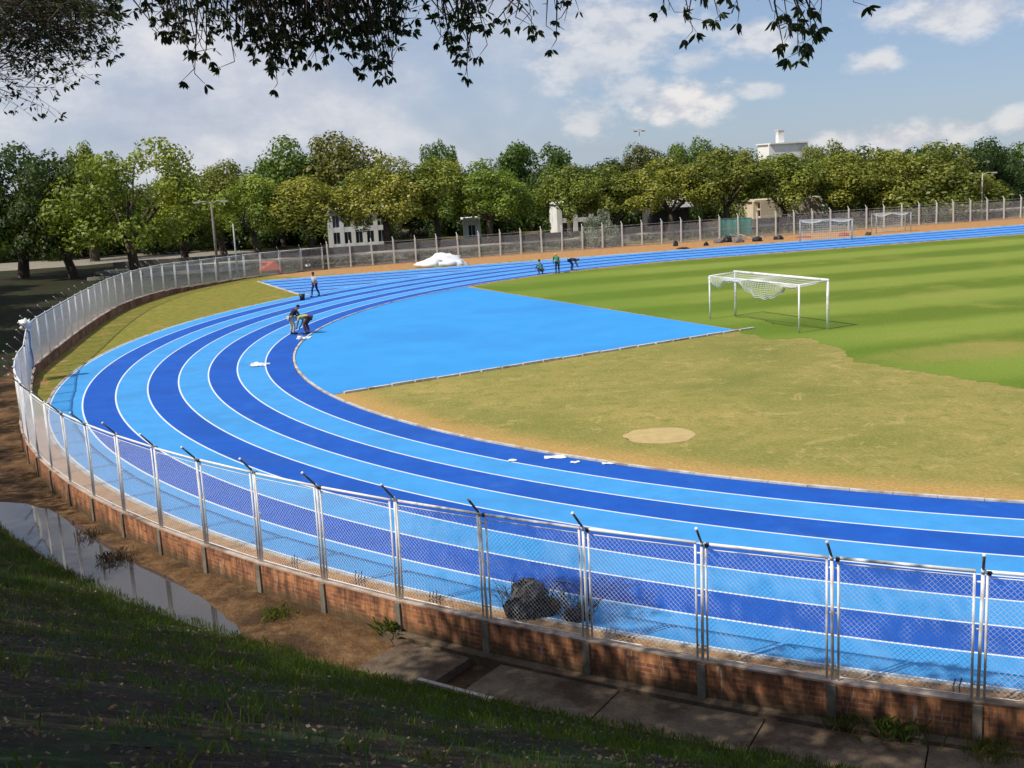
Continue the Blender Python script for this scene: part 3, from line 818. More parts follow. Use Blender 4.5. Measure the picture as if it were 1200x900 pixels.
gA = ST(G(513, 797, -.45)); gB = ST(G(548, 805, -.45))
phA = math.degrees(math.atan2(gA[1], gA[0])); phB = math.degrees(math.atan2(gB[1], gB[0]))
ph = phB+.05; first = True
while ph < -95:
    stp = random.uniform(2.6, 3.2); slab(ph, min(ph+stp, -94), 46.95, 48.12, -.44+random.uniform(-.012, .012)); ph += stp+.03
slab(phA-1.9, phA-.02, 46.95, 48.28, -.445)
o = mb.build('concrete_path', M['concrete']); o['kind'] = 'structure'
# rough footing ledge at the wall's foot
mb = MB(); 
K_ = 60
for i in range(K_):
    p0 = -141+i*.75; p1 = p0+.75
    a, b_, c_, d = polar(46.64, p0, -.40), polar(46.64, p1, -.40), polar(46.86, p1, -.42), polar(46.86, p0, -.42)
    mb.quad(a, b_, c_, d); mb.quad(d, c_, (c_[0], c_[1], -.8), (d[0], d[1], -.8))
o = mb.build('wall_footing', M['concrete']); o['kind'] = 'structure'
pa, pb = G(490, 796, -.40), G(577, 819, -.40); c_ = (pa+pb)/2; d = pb-pa
mb = MB(); mb.box((c_.x, c_.y, -.41), (d.length, .09, .05), math.atan2(d.y, d.x))
mb.build('plank', noisy('grey weathered timber', (.30, .25, .21), (.46, .40, .34), 4, .9), label='pale grey board lying beside the gap in the concrete path', cat='board')

# puddle along the foot of the bank ------------------------------------------------
top_e = [(-4, 588), (30, 590), (60, 598), (100, 618), (150, 653), (200, 678), (240, 703), (270, 728), (283, 742)]
bot_e = [(272, 748), (240, 738), (200, 724), (150, 706), (100, 684), (60, 657), (30, 638), (0, 618), (-30, 598)]
pts = []
raw = [G(x, y, -.43) for x, y in top_e+bot_e]
for a, b_ in zip(raw, raw[1:]+raw[:1]):
    for k in range(10):
        p = a.lerp(b_, k/10); n_ = mnoise.noise(p*2.2)*.07; pts.append((p.x+n_, p.y+n_))
struct('water', poly_mesh('water', pts, -.432, M['water']), None)

# ------------------------------------------------------------------ grass, litter and weeds on the bank
def blades(name, pts, hmin, hmax, wid, m, label, cat, lean=.5):
    n_ = len(pts); P_ = np.array(pts); a = rng.uniform(0, 2*PI, n_); h = rng.uniform(hmin, hmax, n_)
    dx, dy = np.cos(a)*wid/2, np.sin(a)*wid/2; l_ = rng.uniform(0, lean, n_)*h; b_ = rng.uniform(0, 2*PI, n_)
    V = np.empty((n_, 4, 3)); V[:, 0] = P_-np.stack([dx, dy, 0*dx+.02], 1); V[:, 1] = P_+np.stack([dx, dy, 0*dx-.02], 1)
    mid = P_+np.stack([np.cos(b_)*l_*.4, np.sin(b_)*l_*.4, h*.6], 1)
    V[:, 2] = mid+np.stack([dx*.7, dy*.7, 0*dx], 1)
    V[:, 3] = P_+np.stack([np.cos(b_)*l_, np.sin(b_)*l_, h], 1)
    V = V.reshape(-1, 3); i = np.arange(n_)*4
    f = np.stack([i, i+1, i+2, i+3], 1)
    return link_mesh(name, np_mesh(name, V, [f]), m, label=label, cat=cat, kind='stuff')
pts = []; lit = []; tall = []
vis = [i for i in range(N) if ST(line[i])[1] < 6 and ST(line[i])[0] < -22]
cum = []
for i in vis:
    if i+1 >= N: continue
    for _ in range(7000):
        t = random.random(); o_ = path_w(i)-.08+random.random()**1.25*11.5
        p = line[i].lerp(line[i+1], t)+OUT[i].lerp(OUT[i+1], t)*o_
        if p.x < -26 or p.y < 3 : continue
        if p.y > 3 and abs(p.x) > .52*p.y+3: continue
        k = mnoise.noise(Vector((p.x*.55, p.y*.55, 0)))+.4*mnoise.noise(Vector((p.x*1.7, p.y*1.7, 2)))
        # grass thick near the path, thin under the trees where litter lies
        dens = .85-(o_-2)*.095+k*.75
        z = terrain(i, o_)*(1-t)+terrain(min(i+1, N-1), o_)*t
        if random.random() < dens: pts.append((p.x, p.y, z))
        elif random.random() < .22: lit.append((p.x, p.y, z+.02))
        if random.random() < .008*(1+2*max(0, k)): tall.append((p.x, p.y, z))
blades('bank_grass', pts, .04, .15, .012, L['blade'], 'dark green tufted grass covering the shaded bank in the foreground', 'grass')
tp = []
for (x, y, z) in tall:
    for _ in range(9): tp.append((x+random.gauss(0, .06), y+random.gauss(0, .06), z))
blades('tall_grass', tp, .06, .17, .011, L['weed'], 'longer pale green grass clumps dotted over the near bank', 'grass', 1.0)
# fallen leaves: small curled quads
n_ = len(lit); P_ = np.array(lit); a = rng.uniform(0, 2*PI, n_); s_ = rng.uniform(.015, .04, n_)
ux = np.stack([np.cos(a)*s_, np.sin(a)*s_, rng.uniform(-.3, .5, n_)*s_], 1); uy = np.stack([-np.sin(a)*s_*.5, np.cos(a)*s_*.5, rng.uniform(-.3, .5, n_)*s_], 1)
V = np.stack([P_-ux, P_-uy, P_+ux, P_+uy], 1).reshape(-1, 3); i = np.arange(n_)*4
link_mesh('leaf_litter', np_mesh('leaf_litter', V, [np.stack([i, i+1, i+2, i+3], 1)]), L['litter'], label='brown dry leaves scattered under the grass of the near bank', cat='fallen leaves', kind='stuff')
# weeds at the foot of the wall
def tuft(px, py, z, r, h, n_, m, name='weed', label='', cat='weed', wid=.02):
    c_ = G(px, py, z); P_ = [(c_.x+random.gauss(0, r*.5), c_.y+random.gauss(0, r*.5), z) for _ in range(n_)]
    mb = MB()
    for (x, y, zz) in P_:
        a = random.uniform(0, 2*PI); l_ = random.uniform(.2, 1.1)*h; hh = random.uniform(.5, 1)*h; dx, dy = math.cos(a+PI/2)*wid/2, math.sin(a+PI/2)*wid/2
        tx, ty = x+math.cos(a)*l_*.8, y+math.sin(a)*l_*.8
        mb.quad((x-dx, y-dy, zz-.02), (x+dx, y+dy, zz-.02), ((x+tx)/2+dx, (y+ty)/2+dy, zz+hh*.75), (tx, ty, zz+hh))
    return mb.build(name, m, label=label, cat=cat, group='weeds along the foot of the brick wall')
tuft(325, 722, -.42, .35, .22, 130, L['weed'], label='dark weed tuft at the wall foot where the orange brick shows', wid=.009)
tuft(462, 738, -.42, .28, .30, 110, L['weed'], label='shaded leafy weed at the wall foot beside a pale pier', wid=.010)
tuft(1050, 858, -.42, .40, .30, 160, L['weed'], label='green weed clump against the wall below the second bay from the right', wid=.009)
tuft(985, 850, -.42, .25, .2, 80, L['weed'], label='small low weed at the wall foot left of the larger clump', wid=.009)
tuft(1160, 885, -.42, .35, .22, 120, L['weed'], label='weed growing at the wall foot in the bottom right corner', wid=.009)
tuft(135, 655, -.42, .35, .22, 120, L['litter'], label='straw coloured dry weed beside the puddle at the wall foot', wid=.02)
tuft(105, 628, -.42, .3, .2, 70, L['litter'], label='leftmost dry weed between wall and puddle', wid=.02)

# ------------------------------------------------------------------ trees
def cards(cent, nrm_, size, aspect=.62):
    """leaf clump faces; slightly folded so that each catches light differently"""
    n_ = len(cent); a = rng.normal(size=(n_, 3)); nr = nrm_+rng.normal(scale=.42, size=(n_, 3)); nr /= np.linalg.norm(nr, axis=1)[:, None]
    t = np.cross(nr, a); t /= np.linalg.norm(t, axis=1)[:, None]; b_ = np.cross(nr, t)
    s_ = (size*rng.uniform(.6, 1.35, n_))[:, None]
    V = np.stack([cent-t*s_, cent-b_*s_*aspect+nr*s_*.15, cent+t*s_, cent+b_*s_*aspect+nr*s_*.15], 1)
    i = np.arange(n_)*4
    return V.reshape(-1, 3), np.stack([i, i+1, i+2, i+3], 1)
def crown_mesh(name, shape, n_puff, n_card, size, seed, gaps=.0, m=None):
    """crown of many uneven leafy puffs in a unit-radius dome, base at z=0 top about z=1 (scaled per tree)"""
    r_ = np.random.default_rng(seed); C_ = []; R_ = []
    for k in range(n_puff):
        th = r_.uniform(0, 2*PI); u = r_.uniform(0, 1)**.55
        if shape == 'dome': z = .18+.66*math.sqrt(max(0, 1-(u*.98)**2))*r_.uniform(.45, 1.0); rad = u*.80
        elif shape == 'tall': z = r_.uniform(.12, .88); rad = .80*math.sqrt(max(.05, 1-((z-.42)/.6)**2))*r_.uniform(.55, 1)
        else: z = .45+.40*math.sqrt(max(0, 1-u*u))*r_.uniform(.75, 1.05); rad = u*.86      # umbrella
        C_.append((rad*math.cos(th), rad*math.sin(th), z)); R_.append(r_.uniform(.12, .26))
    C_ = np.array(C_); R_ = np.array(R_); w_ = R_**2; w_ /= w_.sum()
    idx = r_.choice(n_puff, n_card, p=w_)
    d = r_.normal(size=(n_card, 3)); d[:, 2] = d[:, 2]*.9+.25; d /= np.linalg.norm(d, axis=1)[:, None]
    rr_ = R_[idx]*r_.uniform(.62, 1.08, n_card)
    cent = C_[idx]+d*rr_[:, None]*np.array([1, 1, .50 if shape != 'tall' else .62])
    lo, hi = np.percentile(cent[:, 2], 1.5), np.percentile(cent[:, 2], 99.7); rad = np.percentile(np.hypot(cent[:, 0], cent[:, 1]), 95)
    cent[:, 2] = (cent[:, 2]-lo)/(hi-lo); cent[:, :2] /= rad
    V, Fq = cards(cent, d*1.1, size); V = V.reshape(-1, 4, 3); V[:, :, 2] = cent[:, None, 2]+(V[:, :, 2]-cent[:, None, 2])*.62
    return np_mesh(name, V.reshape(-1, 3), [Fq])
CM = {}
for q in range(3):
    CM['dome', q] = crown_mesh('crown', 'dome', 78, 13000, .034, 11+q)
    CM['umb', q] = crown_mesh('crown', 'umb', 62, 11000, .035, 21+q)
    CM['tall', q] = crown_mesh('crown', 'tall', 70, 12000, .035, 31+q)
# sparse fine one for the big left tree
CM['open', 0] = crown_mesh('crown', 'tall', 56, 11500, .030, 51)
crown_cache = {}
def crown_data(kind, q, leaf):
    key = (kind, q, leaf)
    if key not in crown_cache:
        me = CM[kind, q].copy(); me.materials.append(L[leaf]); crown_cache[key] = me
    return crown_cache[key]
def trunk_mesh(h, crown_h, R_, seed, m, lean=.1):
    """tapered trunk forking into limbs that reach into the crown"""
    r_ = random.Random(seed); mb = MB(); t = h*.034+.05
    fx, fy = r_.uniform(-lean, lean)*h, r_.uniform(-lean, lean)*h
    fork = Vector((fx*.5, fy*.5, h*r_.uniform(.24, .34)))
    mb.tube([(0, 0, -.3), (0, 0, .1), (fx*.25, fy*.2, fork.z*.5), fork], [t*1.5, t*1.15, t*.95, t*.85], 8)
    for k in range(r_.choice((4, 5, 6))):
        a = 2*PI*k/5+r_.uniform(-.5, .5); e = Vector((math.cos(a)*R_*r_.uniform(.45, .75), math.sin(a)*R_*r_.uniform(.45, .75), h*r_.uniform(.62, .85)))
        mid = fork.lerp(e, .5)+Vector((0, 0, -h*.03))
        mb.tube([fork-Vector((0, 0, .1)), mid, e], [t*.55, t*.36, t*.1], 6)
        for _ in range(2):
            e2 = mid+Vector((r_.uniform(-1, 1)*R_*.4, r_.uniform(-1, 1)*R_*.4, h*.2)); mb.tube([mid, e2], [t*.26, t*.06], 5)
    me = mb.mesh('trunk', True); me.materials.append(m); return me
tcount = [0]
def tree(x, y, z, h, R_, kind, q, leaf, label, base=.24, bark='bark', name='broadleaf_tree', group=None, trunk=True):
    tcount[0] += 1; sd = tcount[0]
    root = thing(name, label, 'tree', (x, y, z), random.uniform(0, 6.28), group)
    c_ = bpy.data.objects.new('crown', crown_data(kind, q, leaf)); COL.objects.link(c_); c_.parent = root
    c_.location = (0, 0, h*base); c_.scale = (R_, R_*random.uniform(.9, 1.1), h*(1-base)*.99); c_.rotation_euler = (0, 0, random.uniform(0, 6.28))
    if trunk: link_mesh('trunk', trunk_mesh(h, h*.7, R_, sd, M[bark]), None, root)
    return root
def tree_px(px, D, top, wpx, kind, leaf, label, base=.22, q=None, bark='bark', z=0, **k):
    """px = middle of the crown, D = metres ahead, top = photo row of its top, wpx = crown width in photo pixels"""
    p = A(px, D); ztop = CH+(ray(px, top).z/ray(px, top).y)*D
    R_ = wpx/2/F*D*1.36
    return tree(p.x, p.y, z, ztop-z, R_, kind, (tcount[0] % 3) if q is None else q, leaf, label, base, bark, **k)
TL = [
 (18, 112, 163, 100, 'tall', 'dark', 'very dark green tree at the left edge of the photo', 0.26),
 (78, 108, 186, 96, 'tall', 'dark', 'dark bushy tree just left of the big bright green tree', 0.26),
 (152, 104, 165, 128, 'open', 'lime', 'large bright green tree with open crown standing above the left fence bend', 0.26),
 (105, 132, 168, 50, 'umb', 'lime', 'slender light green tree rising behind the large bright green tree', 0.26),
 (212, 120, 200, 66, 'dome', 'lime', 'yellow green tree between the big bright tree and the street lamp', 0.36),
 (258, 128, 190, 70, 'dome', 'olive', 'olive green tree behind the left street lamp', 0.36),
 (298, 118, 205, 76, 'umb', 'lime', 'low spreading tree just right of the left street lamp', 0.36),
 (342, 150, 163, 98, 'dome', 'mid', 'rich green domed tree standing tall behind the front row', 0.20),
 (408, 152, 156, 88, 'dome', 'brown', 'brownish green domed tree, the tallest of the back row', 0.20),
 (362, 120, 207, 92, 'umb', 'olive', 'yellow green front row tree in front of the rich green dome', 0.36),
 (452, 122, 184, 84, 'dome', 'olive', 'olive tree above the white building with dark doorways', 0.36),
 (512, 124, 186, 84, 'umb', 'olive', 'olive tree above the white covered mound', 0.36),
 (518, 158, 167, 40, 'tall', 'mid', 'narrow dark green treetop poking up behind the olive row', 0.20),
 (572, 122, 188, 86, 'dome', 'lime', 'light yellow green tree left of the tall back green tree', 0.36),
 (630, 148, 167, 64, 'tall', 'mid', 'tall mid green tree behind the gap in the olive row', 0.20),
 (668, 124, 193, 70, 'umb', 'olive', 'round olive tree above the white wall and silver bush', 0.36),
 (722, 126, 194, 76, 'dome', 'olive', 'dense olive tree left of the floodlight mast', 0.36),
 (757, 150, 170, 62, 'dome', 'brown', 'brownish treetop behind the floodlight mast', 0.20),
 (786, 124, 184, 84, 'dome', 'olive', 'broad olive tree right of the floodlight mast', 0.36),
 (812, 152, 164, 46, 'tall', 'mid', 'green treetop poking above the broad olive tree', 0.20),
 (852, 124, 173, 84, 'umb', 'olive', 'flat topped olive tree left of the cream house', 0.36),
 (916, 126, 181, 86, 'umb', 'olive', 'spreading olive tree hiding the cream house below the white tower', 0.36),
 (966, 150, 167, 40, 'tall', 'olive', 'thin treetop just right of the white tower', 0.20),
 (976, 128, 180, 84, 'dome', 'olive', 'olive tree right of the cream house', 0.36),
 (1034, 130, 176, 80, 'dome', 'olive', 'olive tree in the row left of the big rounded tree', 0.20),
 (1092, 128, 169, 112, 'dome', 'olive', 'large rounded dense tree near the right end of the row', 0.10),
 (1055, 132, 190, 60, 'dome', 'brown', 'shaded brownish tree tucked against the large rounded tree', 0.20),
 (1172, 140, 186, 58, 'tall', 'dark', 'dark green conical tree at the far right end of the row', 0.06),
]
for (px, D, top, wpx, kind, leaf, label, base) in TL:
    tree_px(px, D, top, wpx, kind, leaf, label, base, q=0 if kind == 'open' else None, bark='bark', group='row of trees behind the far fence')
# second ranks that close the gaps under the crowns
k_ = 0
for px in range(-20, 1215, 38):
    D = 141+7*((k_*37) % 3); hor = 230-.0533*px
    where = 'behind the ' + ['dark trees at the left edge', 'big bright green tree', 'left street lamp', 'white building', 'covered mound', 'silver bush', 'floodlight mast', 'teal screen', 'cream house', 'spare goals', 'large rounded tree', 'right lamp post'][min(11, k_//3)]
    tree_px(px+((k_*13) % 17)-8, D, hor-5+((k_*29) % 11), 74, 'dome' if k_ % 2 else 'tall', 'dark' if k_ % 4 else 'mid', ('shadowy low tree ' if k_ % 2 else 'shadowy fuller tree ')+where, .02, name='understorey_tree', group='shadowy trees behind the front row')
    k_ += 1
# trees on the rising ground left of the bend, mostly outside the picture: they shade the left bank
for k, (x, y, h, R_) in enumerate([(-37, 50, 10, 6), (-36, 62, 10, 6), (-41, 73, 11, 7), (-46, 62, 11, 7), (-46, 84, 11, 7), (-53, 94, 12, 7), (-32, 38, 10, 5.5), (-54, 76, 12, 7), (-60, 88, 12, 7), (-44, 44, 11, 6)]):
    z, o_, _ = bank_z(x, y)
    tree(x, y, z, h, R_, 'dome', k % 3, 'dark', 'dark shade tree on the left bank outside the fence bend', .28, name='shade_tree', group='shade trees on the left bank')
# silvery shrub
p = A(702, 112); sh = thing('shrub', 'pale silvery round shrub in front of the white wall behind the far fence', 'shrub', (p.x, p.y, 0))
o = bpy.data.objects.new('crown', crown_data('dome', 1, 'silver')); COL.objects.link(o); o.parent = sh; o.scale = (2.0, 2.0, 3.3); o.location = (0, 0, .2)
link_mesh('stem', trunk_mesh(2.4, 1.5, 1.2, 77, M['bark']), None, sh)
# leafless tree
p = A(583, 160); mb = MB(); rr_ = random.Random(5); H_ = CH+(ray(583, 170).z/ray(583, 170).y)*160
def twig(a, d, l_, r, dep):
    b_ = a+d*l_; mb.tube([a, b_], [r, r*.6], 4, False)
    if dep:
        for _ in range(3 if dep > 1 else 4):
            dd = (d+Vector((rr_.uniform(-.8, .8), rr_.uniform(-.8, .8), rr_.uniform(-.2, .5)))).normalized(); twig(a.lerp(b_, rr_.uniform(.6, 1)), dd, l_*.68, r*.55, dep-1)
twig(Vector((0, 0, 0)), Vector((0, 0, 1)), H_*.42, .3, 0)
for q in range(6):
    a = q*PI/3; twig(Vector((0, 0, H_*.38)), Vector((math.cos(a)*.7, math.sin(a)*.7, .8)).normalized(), H_*.22, .13, 4)
bt = thing('bare_tree', 'leafless grey tree showing above the olive row', 'tree', p*1)
bt.location = (p.x, p.y, 0); link_mesh('branches', mb.mesh('branches'), noisy('grey twigs', (.18, .16, .15), (.26, .24, .23), 1), bt)

# ------------------------------------------------------------------ trees round the camera
def leaf_quads(P_, D_, size, w_=.34):
    """pointed leaves: P_ stalk points, D_ directions"""
    n_ = len(P_); a = rng.normal(size=(n_, 3)); t = np.cross(D_, a); t /= np.linalg.norm(t, axis=1)[:, None]
    s_ = (size*rng.uniform(.7, 1.25, n_))[:, None]; b_ = np.cross(D_, t)
    V = np.stack([P_, P_+D_*s_*.35+t*s_*w_*.5, P_+D_*s_*.7+t*s_*w_*.42+b_*s_*.05, P_+D_*s_, P_+D_*s_*.7-t*s_*w_*.42+b_*s_*.05, P_+D_*s_*.35-t*s_*w_*.5], 1)
    i = np.arange(n_)*6
    return V.reshape(-1, 3), np.stack([i+k for k in range(6)], 1)
def interp(x, pts_):
    xs, ys = zip(*pts_); return float(np.interp(x, xs, ys))
def leafy_twigs(specs, D0, leafsize, seed, nleaf=9, droop=.4, rt_=1.0, curl=.1):
    """specs: (px0,py0,px1,py1) twig ends as seen; returns branch mesh, leaf mesh"""
    r_ = random.Random(seed); mb = MB(); LP = []; LD = []
    for (x0, y0, x1, y1) in specs:
        D = D0+r_.uniform(-1.0, 1.0); a = A(x0, D+r_.uniform(-.6, .6), y0); b_ = A(x1, D, y1)
        m_ = a.lerp(b_, .5)+Vector((r_.uniform(-.12, .12), r_.uniform(-.1, .1), r_.uniform(-.3, 1.2)*curl))
        mb.tube([a, m_, b_], [.012*rt_, .008*rt_, .003*rt_], 4, False)
        L_ = (b_-a).length
        npt = max(2, int(L_/.13))
        for q in range(npt):
            t = 1-q/npt*.95; c_ = (a.lerp(m_, t*2) if t < .5 else m_.lerp(b_, t*2-1))
            side = Vector((r_.uniform(-1, 1), r_.uniform(-1, 1), r_.uniform(-1.1, .3))).normalized()
            tip = c_+side*r_.uniform(.04, .16); mb.tube([c_, tip], [.004, .002], 3, False)
            cnt = nleaf if q == 0 else r_.choice((0, nleaf//3, nleaf//2, nleaf*2//3))
            for _ in range(cnt):
                dv = (side*.9+(b_-a).normalized()*.6+Vector((r_.gauss(0, .75), r_.gauss(0, .75), r_.gauss(0, .6)-droop))).normalized()
                LP.append(tip+dv*.01); LD.append(dv)
    V, Fq = leaf_quads(np.array([tuple(v) for v in LP]), np.array([tuple(v) for v in LD]), leafsize)
    return mb.mesh('branches'), np_mesh('foliage', V, [Fq])
def canopy_mesh(centers, n_card, size, seed):
    r_ = np.random.default_rng(seed); C_ = np.array([c[:3] for c in centers]); R_ = np.array([c[3] for c in centers]); w_ = R_**2/np.sum(R_**2)
    idx = r_.choice(len(C_), n_card, p=w_); d = r_.normal(size=(n_card, 3)); d /= np.linalg.norm(d, axis=1)[:, None]
    cent = C_[idx]+d*(R_[idx]*r_.uniform(.3, 1.05, n_card))[:, None]*np.array([1, 1, .6])
    return cards(cent, d, size)
def in_view(x, y, z, r):
    """does a sphere reach into the picture?"""
    v = Vector((x, y, z-CH)); w_ = v.dot(fw)
    if w_ < -r: return False
    X, Y = v.dot(rt), v.dot(up); k = 1.2
    return (abs(X) < 600/F*w_+r*k) and (Y < 450/F*w_+r*k) and (Y > -450/F*w_-r*k)
def big_tree(bx, by, h, label, puffs_, seed, extra=None, bark='bark'):
    z0 = bank_z(bx, by)[0] if by > -30 else 6.4
    root = thing('overhanging_tree', label, 'tree', (bx, by, z0), 0, 'trees round the camera on the bank')
    inv = Matrix.Translation((-bx, -by, -z0))
    mb = MB(); r_ = random.Random(seed); fork = Vector((bx+.2, by, z0+2.6))
    mb.tube([(bx, by, z0-.4), (bx, by, z0+.2), fork], [.42, .30, .24], 10)
    nearp = [c for c in puffs_ if math.hypot(c[0]-bx, c[1]-by) < 8.5]
    limbs = nearp[::max(1, len(nearp)//14)]
    for c in limbs:
        e = Vector(c[:3]); m_ = fork.lerp(e, .5)+Vector((0, 0, .5)); mb.tube([fork-Vector((0, 0, .2)), m_, e], [.14, .08, .02], 6)
        for _ in range(3):
            f_ = e+Vector((r_.uniform(-1, 1), r_.uniform(-1, 1), r_.uniform(-.4, .6)))*c[3]; mb.tube([m_.lerp(e, .6), f_], [.04, .008], 4)
    me = mb.mesh('trunk', True); me.transform(inv); me.materials.append(M[bark]); link_mesh('trunk', me, None, root)
    V, Fq = canopy_mesh(puffs_, int(sum(c[3]**2 for c in puffs_)*135), .14, seed)
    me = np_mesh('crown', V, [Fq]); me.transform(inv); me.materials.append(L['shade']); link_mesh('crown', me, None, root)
    if extra:
        for (bm_, fm_) in extra:
            bm_.transform(inv); fm_.transform(inv); bm_.materials.append(M['bark']); fm_.materials.append(L['shade'])
            b_ = link_mesh('branch', bm_, None, root); link_mesh('foliage', fm_, None, b_)
    return root
# canopy clumps: above the ground they shade, slid back towards the sun until above the picture
def canopy(targets, zlo=11.5, zhi=15.5, seed=1, rad=(1.1, 1.6)):
    r_ = random.Random(seed); out = []
    for (x, y) in targets:
        gz = bank_z(x, y)[0] if True else 0
        z = r_.uniform(zlo, zhi); t = (z-gz)/sun_dir.z
        c_ = Vector((x, y, gz))+sun_dir*t; R_ = r_.uniform(*rad)
        for _ in range(14):
            if not in_view(c_.x, c_.y, c_.z, R_): break
            c_ += sun_dir*1.0
        if c_.z < 24: out.append((c_.x, c_.y, c_.z, R_))
    return out
tg = []
r_ = random.Random(3)
for i in vis[::1]:
    for o_ in np.concatenate([[-.25, .35], np.arange(1.0, 13.5, 1.3)]):
        s_, q = ST(line[i]); ang = math.degrees(math.atan2(q, s_)) % 360     # 180..225
        p = line[i]+OUT[i]*(o_+r_.uniform(-.5, .5))
        # leave sun on the path and wall where the photo shows it
        lit = (211 < ang < 220 and o_ < 2.4) or (o_ < .9 and ang < 220) or (ang <= 211 and o_ < 1.7 and r_.random() < .6)
        if lit or (o_ > 3 and r_.random() < .035): continue
        if p.x > 14: continue
        tg.append((p.x+r_.uniform(-.4, .4), p.y+r_.uniform(-.4, .4)))
cl = canopy(tg, seed=5)
trunks = [(-4.5, -3.0), (-15.5, 8.0), (-25.5, 20.5), (5.5, -6.5), (-10.5, -9.5), (-33.0, 33.0)]
groups = {k: [] for k in range(len(trunks))}
for c in cl:
    k = min(range(len(trunks)), key=lambda k: (trunks[k][0]-c[0])**2+(trunks[k][1]-c[1])**2); groups[k].append(c)
# hanging sprays seen at the top of the picture
edgeL = [(140, 25), (175, 40), (200, 46), (215, 50), (228, 88), (240, 55), (262, 30), (275, 74), (290, 45), (310, 60), (325, 100), (345, 55), (360, 62), (390, 58), (410, 55), (432, 80), (448, 90), (468, 70), (485, 25), (505, 32), (528, 62), (548, 88), (560, 40), (585, 28), (605, 25), (640, 40), (655, 48), (668, 5)]
sp1 = []
r_ = random.Random(9)
for k in range(215):
    x = r_.triangular(150, 668, 380)
    if (478 < x < 520 or 558 < x < 600 or 255 < x < 268) and r_.random() < .75: continue
    y = interp(x, edgeL)*r_.uniform(.05, .95); x0 = x+r_.uniform(-60, 40)
    sp1.append((x0, -r_.uniform(30, 110), x, y))
for x, y in ((228, 86), (275, 72), (325, 98), (447, 86), (436, 76), (455, 66), (546, 86), (530, 62), (540, 45), (571, 52), (652, 47), (640, 30), (658, 20), (380, 60), (356, 46), (242, 58), (236, 45), (218, 40), (205, 35), (300, 56), (400, 62), (412, 40), (604, 20), (618, 18)):
    sp1.append((x+r_.uniform(-25, 10), -r_.uniform(20, 70), x, y))
sp2 = [(760, -50, 790, 14), (780, -60, 812, 36), (800, -40, 806, 22), (790, -50, 778, 10), (830, -40, 842, 20), (850, -50, 866, 16), (880, -60, 912, 22), (890, -50, 905, 12), (900, -60, 925, 40), (905, -60, 945, 68), (915, -50, 955, 48), (920, -40, 960, 38), (925, -60, 935, 62), (930, -40, 950, 30), (985, -30, 1000, 2), (940, -50, 962, 20), (912, -30, 918, 55)]
ex1 = leafy_twigs(sp1, 9.5, .068, 4, 10); ex2 = leafy_twigs(sp2, 10.5, .10, 6, 10)
# fine feathery sprays at the top left
sp3 = []
r_ = random.Random(12)
for q_ in ((-120, 75, 60, 30), (-110, 40, 118, 12), (-120, 110, 40, 60), (-100, 20, 90, -8)): sp3 += [q_]*2
for k in range(330):
    y1 = r_.triangular(-25, 100, 8); x1 = r_.uniform(0, 1)**.8*(142-max(0, y1-50)*.9); an = r_.uniform(-.55, .25); l_ = r_.uniform(35, 130)
    sp3.append((x1-l_*math.cos(an), y1+l_*math.sin(an), x1, y1))
for k in range(12): sp3.append((-110, 70+r_.uniform(-8, 20), r_.uniform(10, 70), 96+r_.uniform(0, 40)))
ex3 = leafy_twigs(sp3, 16.0, .08, 8, 5, .1, .55, .35)
labels = ['overhanging tree whose dark broad leaves hang along the top edge', 'fine leaved tree whose feathery dark twigs fill the top left corner', 'shade tree standing on the bank beyond the top left corner',
          'overhanging tree whose separate leaf sprays hang right of the top centre', 'shade tree standing behind the camera', 'outermost shade tree on the left bank before the bend']
for k, (bx, by) in enumerate(trunks):
    pf = groups[k]
    if not pf: pf = [(bx+random.uniform(-3, 3), by+random.uniform(-3, 0), 14, 1.6) for _ in range(6)]
    big_tree(bx, by, 9, labels[k], pf, 60+k, {0: [ex1], 1: [ex3], 3: [ex2]}.get(k))
# limbs that carry the hanging sprays
def limb(label_root, pts_, rads):
    pass

